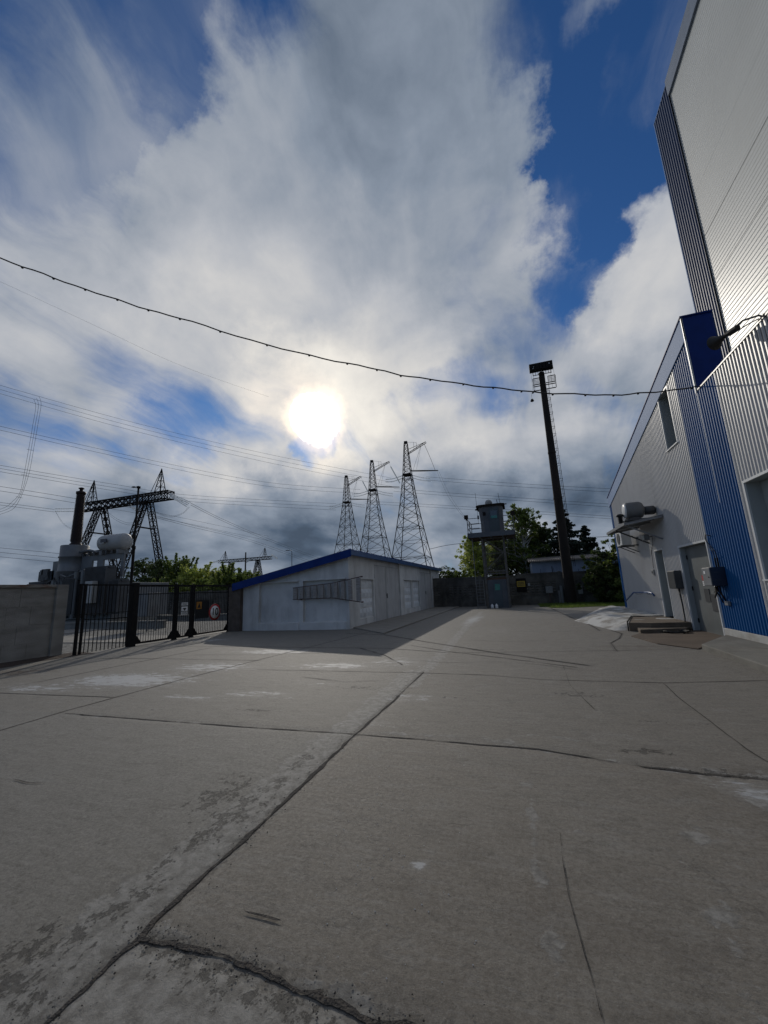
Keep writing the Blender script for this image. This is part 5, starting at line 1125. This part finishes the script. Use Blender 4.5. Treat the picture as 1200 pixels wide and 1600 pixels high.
wire_obj('jumper_loop', 'hanging jumper loop right of the portal pylon', [[at(296-k*2,792,Y=62), at(285,803-k*1.5,Y=62), at(265,808-k*1.5,Y=63), at(243,801-k*1.5,Y=64)] for k in range(2)], .022, 'jumper loops', 'wire')
wire_obj('jumper_loop', 'hanging jumper loop under the middle of the portal pylon', [[at(160+k*3,795,Y=64), at(180,812-k*3,Y=63), at(200,820-k*3,Y=63), at(215,818-k*3,Y=63)] for k in range(2)], .022, 'jumper loops', 'wire')
wire_obj('jumper_loop', 'hanging jumper loop at the left end of the portal pylon', [[at(86,798,Y=64), at(100+k*2,820,Y=63), at(125,832-k*3,Y=63), at(150,838-k*3,Y=63)] for k in range(2)], .018, 'jumper loops', 'wire')
# dropper
dp = thing('dropper_line', tuple(at(56,628,Y=46)), 'triple wire dropping from the top line bundle and curling out at the left edge', 'power line')
ctr = [(57,622,48),(60,634,48),(55,665,48),(49,700,47.5),(42,738,47),(34,768,46.5),(22,787,46),(8,797,45.5),(-30,808,45)]
m = M()
for k in (-1,0,1): m.path(smooth([at(px+k*(4.2 if i < 5 else 3), py+k*(3 if i > 5 else -2), Y=Y) for i,(px,py,Y) in enumerate(ctr)], 6), .024, n=5)
m.build('wire', mt['steel'], dp)
m = M()
for px, py in ((47,703),(38,742),(30,777)): m.bar(at(px-5,py-1,Y=47),at(px+5,py+1,Y=47),.05)
m.build('spacer', mt['steel'], dp)
# poles behind
sl = thing('street_lamp', tuple(at(456,900,Y=60))[:2]+(0,), 'slim grey street lamp rising behind the shed roof', 'street lamp')
b = at(456,885,Y=60); tpp = at(454,863,Y=60)
m = M(); m.tube((b.x,60,0),(b.x,60,tpp.z),.09,.06,n=8); m.path([(b.x,60,tpp.z),(b.x-.1,60,tpp.z+.25),(b.x-.4,60,tpp.z+.38),(b.x-.7,60,tpp.z+.36)],.05); m.build('pole', mt['galv'], sl)
m = M(); m.box(b.x-1.15,b.x-.6,59.85,60.15,tpp.z+.3,tpp.z+.42); m.build('lamp_head', mt['trafo'], sl, bevel=.03)
b = at(384,863,Y=80); m = M(); m.tube((b.x,80,-.1),(b.x,80,b.z),.22,.15,n=8); tag(m.build('wooden_pole', mt['bark']), 'bare dark pole standing in front of the small distant pylon', 'pole')
# ------------------------------------------------------------------ vegetation
def leaf_mesh(name, centres, radii, per, size, mat, parent, flat=1., seed=0, droop=0.):
    g = np.random.default_rng(seed); C = np.repeat(np.array(centres), per, 0); Rr = np.repeat(np.array(radii), per)
    n = len(C); d = g.normal(size=(n,3)); d /= np.linalg.norm(d,axis=1)[:,None]; rr = Rr*(g.random(n)**.45)
    P = C+d*rr[:,None]*np.array([1,1,flat]); P[:,2] -= droop*g.random(n)
    a = g.normal(size=(n,3)); a[:,2] *= .6; a /= np.linalg.norm(a,axis=1)[:,None]; b = np.cross(a, g.normal(size=(n,3))); b /= np.linalg.norm(b,axis=1)[:,None]
    s = size*(.6+.8*g.random(n))[:,None]
    V = np.stack([P-a*s, P+b*s*.5, P+a*s, P-b*s*.5],1).reshape(-1,3)
    me = bpy.data.meshes.new(name); me.vertices.add(len(V)); me.vertices.foreach_set('co', (V-np.array(wl(parent))).ravel().astype('f'))
    me.loops.add(n*4); me.loops.foreach_set('vertex_index', np.arange(n*4).astype('i')); me.polygons.add(n); me.polygons.foreach_set('loop_start', (np.arange(n)*4).astype('i')); me.update(calc_edges=True)
    me.materials.append(mat); o = bpy.data.objects.new(name, me); sc.collection.objects.link(o); o.parent = parent; return o
def tree(name, x, y, h, w, label, mat, seed, cat='tree', group=None, style='broad', trunk='bark', base=.25, dens=1., leaf=.16):
    rr = random.Random(seed); t = thing(name, (x,y,0), label, cat, group)
    m = M(); cs = []; rs = []
    lean = rr.uniform(-.03,.03)
    tr_r = h*.018+.04
    if style == 'conifer':
        m.tube((x,y,-.1),(x,y,h*.97),tr_r,.02,n=8)
        nl = 19
        for k in range(nl):
            f_ = k/(nl-1); z = h*(base+(1-base)*f_*.97); L_ = w/2*(1-f_)**.8*rr.uniform(.6,1.15)+.12; nb = max(5, int(10-5*f_))
            for i in range(nb):
                a = 2*math.pi*(i+rr.random()*.7)/nb; z = h*(base+(1-base)*f_*.97)+rr.uniform(-.3,.3)*h/15; l = L_*rr.uniform(.5,1.2); ex, ey = x+math.cos(a)*l, y+math.sin(a)*l
                m.tube((x,y,z),(ex,ey,z-.10*l+.1),.03,.008,n=4)
                for q in range(1,5): u = q/4; cs.append((x+math.cos(a)*l*u,y+math.sin(a)*l*u,z-.1*l*u+.06)); rs.append((.14+.12*l*(1-u*.5))*rr.uniform(.7,1.5))
        m.build('trunk', mt[trunk], t); leaf_mesh('crown', cs, rs, int(14*dens), leaf, mt[mat], t, .5, seed, .12); return t
    nl = {'broad':7,'tall':11,'willow':9,'bush':9}[style]
    if style != 'bush': m.tube((x,y,-.1),(x+lean*h,y,h*.62),tr_r,tr_r*.45,n=8); m.tube((x+lean*h,y,h*.62),(x+lean*h*1.4,y,h*.93),tr_r*.45,.015,n=6)
    N_ = int((78 if style != 'tall' else 95)*(1 if style != 'bush' else .8))
    for k in range(N_):
        f_ = (k+rr.random())/N_; z0 = h*(base+(.95-base)*f_*.8); 
        prof = {'broad':math.sin(math.pi*min(1,.18+f_*.78))**.7,'tall':(math.sin(math.pi*min(1,.22+f_*.76))**.8),'willow':math.sin(math.pi*min(1,.25+f_*.68))**.6,'bush':math.sin(math.pi*min(1,.35+f_*.62))**.5}[style]
        a = rr.uniform(0,2*math.pi); l = w/2*prof*rr.uniform(.45,1.08); tip = Vector((x+lean*z0+math.cos(a)*l, y+math.sin(a)*l, z0+(h*.10+l*.35)*rr.uniform(.4,1.2)))
        tip.z = min(tip.z, h*.99)
        b0 = Vector((x+lean*z0, y, z0 if style != 'bush' else .0)); mid = b0.lerp(tip,.5)+Vector((rr.uniform(-.1,.1),rr.uniform(-.1,.1),.08*l))
        m.path([b0,mid,tip],[tr_r*.3,tr_r*.18,.008],n=4)
        for u in (.45,.7,.88,1.0):
            c = mid.lerp(tip,(u-.5)*2) if u > .5 else b0.lerp(mid,u*2); j = .10*w
            cs.append((c.x+rr.uniform(-j,j),c.y+rr.uniform(-j,j),c.z+rr.uniform(-j,j)*.8)); rs.append(rr.uniform(.035,.10)*w*(.7 if u == 1 else 1))
        if style == 'willow' and k % 3 == 0:
            for q in range(6): cs.append((tip.x+.12*q*math.cos(a),tip.y,tip.z+.22*q)); rs.append(.16)
    m.build('trunk' if style != 'bush' else 'branches', mt[trunk], t)
    leaf_mesh('crown' if style != 'bush' else 'foliage', cs, rs, int(19*dens), leaf, mt[mat], t, .85, seed)
    return t
BG = 'trees beyond the far fence'; LG = 'trees beyond the gate'
tree('birch_tree', -4.1, 44, 7.6, 4.2, 'light green young birch behind the fence, left of the guard tower', 'leaflt', 1, group=BG, style='tall', trunk='birch', dens=1.1, leaf=.13)
tree('leafy_tree', -2.2, 47, 7.4, 4.5, 'mid green tree seen through the legs of the guard tower', 'leafmid', 2, group=BG, style='broad', leaf=.14)
tree('birch_tree', 1.0, 46, 11.0, 4.6, 'tall birch with a narrow top just right of the guard tower', 'leafmid', 3, group=BG, style='tall', trunk='birch', dens=1.3, leaf=.14, base=.2)
tree('leafy_tree', 2.9, 48, 9.0, 4.6, 'dark broad tree between the tall birch and the conifer', 'leafdk', 4, group=BG, style='broad', dens=1.4, base=.1)
tree('pine_tree', 5.2, 47.5, 10.0, 6.0, 'dark conifer behind the floodlight mast', 'needle', 5, group=BG, style='conifer', dens=2.4, leaf=.15)
tree('pine_tree', 7.6, 50, 7.8, 6.0, 'lower dark conifer to the right of the mast', 'needle', 15, group=BG, style='conifer', dens=2.2, leaf=.16, base=.1)
tree('leafy_tree', -.3, 50, 7.0, 6, 'dark tree mass low behind the booth of the guard tower', 'leafdk', 6, group=BG, style='broad', dens=1.3, base=.05)
for i, (x, y, h, w, mt_, lab) in enumerate(((5.6,32.2,4.3,3.0,'leafdk','dark bush left of the blue building corner, the one nearest the mast'),(7.3,31.5,5.4,3.2,'leafmid','tall bush right against the far blue corner of the annex'),(8.8,33,4.8,3.6,'leafdk','dark bush half hidden behind the annex corner'))):
    tree('bush', x, y, h, w, lab, mt_, 20+i, cat='bush', group='bushes before the far fence', style='bush', dens=1.6, base=.02, leaf=.11)
for i, (x, y, h, w, mt_) in enumerate(((-12,41,4.4,5.2,'leafmid'),(-9,40,3.9,4.8,'leafmid'),(-6.6,40,3.8,4.2,'leafdk'),(-4.9,38.5,3.4,3.6,'leafmid'))):
    tree('bush', x, y, h, w, ('bush behind the far fence, first beyond the shed end','bush behind the far fence, second from the shed end','darker bush behind the far fence, third from the shed end','small bush behind the far fence, nearest the light birch')[i], mt_, 30+i, cat='bush', group='bushes beyond the far fence', style='bush', base=.05, leaf=.12)
for i, (px, py, y, w, st, m_, lab) in enumerate((
    (225,866,52,6.5,'broad','leafdk','dark round tree just right of the thin lamp pole'),(252,868,50,6.0,'broad','leafdk','second dark round tree behind the gate, with a paler willow before it'),
    (283,868,44,5.6,'willow','leafmid','willow with upright shoots behind the middle of the gate'),(308,884,42,5.5,'willow','leaflt','pale willow above the round speed sign'),
    (340,886,44,6.0,'broad','leaflt','pale green tree directly under the small distant pylon'),(366,890,40,5.0,'willow','leafmid','willow whose shoots touch the left end of the shed roof'),
    (322,900,36.5,4.6,'bush','leafmid','low bush over the fence behind the speed sign'),(243,915,36,2.6,'bush','leaflt','small yellow green bush low behind the thick gate post'),(385,895,46,6,'broad','leafmid','green tree partly behind the shed roof edge'))):
    c = at(px, py, Y=y); tree('willow_tree' if st == 'willow' else 'bush' if st == 'bush' else 'leafy_tree', c.x, y, c.z, w, lab, m_, 40+i, cat='bush' if st == 'bush' else 'tree', group=LG, style=st, base=.12 if st != 'bush' else .03, dens=1.1, leaf=.15)
# distant tree line
rr = random.Random(9); cs = []; rs = []
for i in range(700):
    a = rr.uniform(-1.25, .9); d = rr.uniform(260, 330); x, y = d*math.sin(a), d*math.cos(a); hh = 5+3*math.sin(a*23)+rr.uniform(0,2.5); cs.append((x,y,rr.uniform(0,hh))); rs.append(rr.uniform(1.5,3.2))
o = leaf_mesh('distant_woods', cs, rs, 16, 1.1, mt['leafdk'], None, .8, 77); tag(o, 'low dark band of woods along the horizon', kind='stuff')
# grass strip
g = np.random.default_rng(5); n = 15000; X = g.uniform(1.2, 9.0, n); Y = g.uniform(27.4, 33.6, n); keep = (Y > 28.4+.5*np.sin(X*1.7)) & ((X > 1.8) | (Y > 30)); X, Y = X[keep], Y[keep]; n = len(X)
H_ = g.uniform(.06,.2,n); a = g.uniform(0,6.28,n); dx, dy = np.cos(a)*.012, np.sin(a)*.012; lx, ly = g.normal(0,.04,n), g.normal(0,.04,n)
V = np.stack([np.stack([X-dx,Y-dy,np.zeros(n)],1), np.stack([X+dx,Y+dy,np.zeros(n)],1), np.stack([X+lx,Y+ly,H_],1)],1).reshape(-1,3)
me = bpy.data.meshes.new('grass'); me.vertices.add(n*3); me.vertices.foreach_set('co', V.ravel().astype('f')); me.loops.add(n*3); me.loops.foreach_set('vertex_index', np.arange(n*3).astype('i')); me.polygons.add(n); me.polygons.foreach_set('loop_start', (np.arange(n)*3).astype('i')); me.update(calc_edges=True)
me.materials.append(mt['grass']); o = bpy.data.objects.new('grass', me); sc.collection.objects.link(o); tag(o, 'short green grass verge in front of the far fence', kind='stuff')
m = M(); m.add([(1.7,28.6,.018),(9.2,28.4,.018),(9.2,33.9,.018),(1.3,33.9,.018)],[(0,1,2,3)]); tag(m.build('verge', mt['grass'], loc=(0,0,.0)), kind='structure')
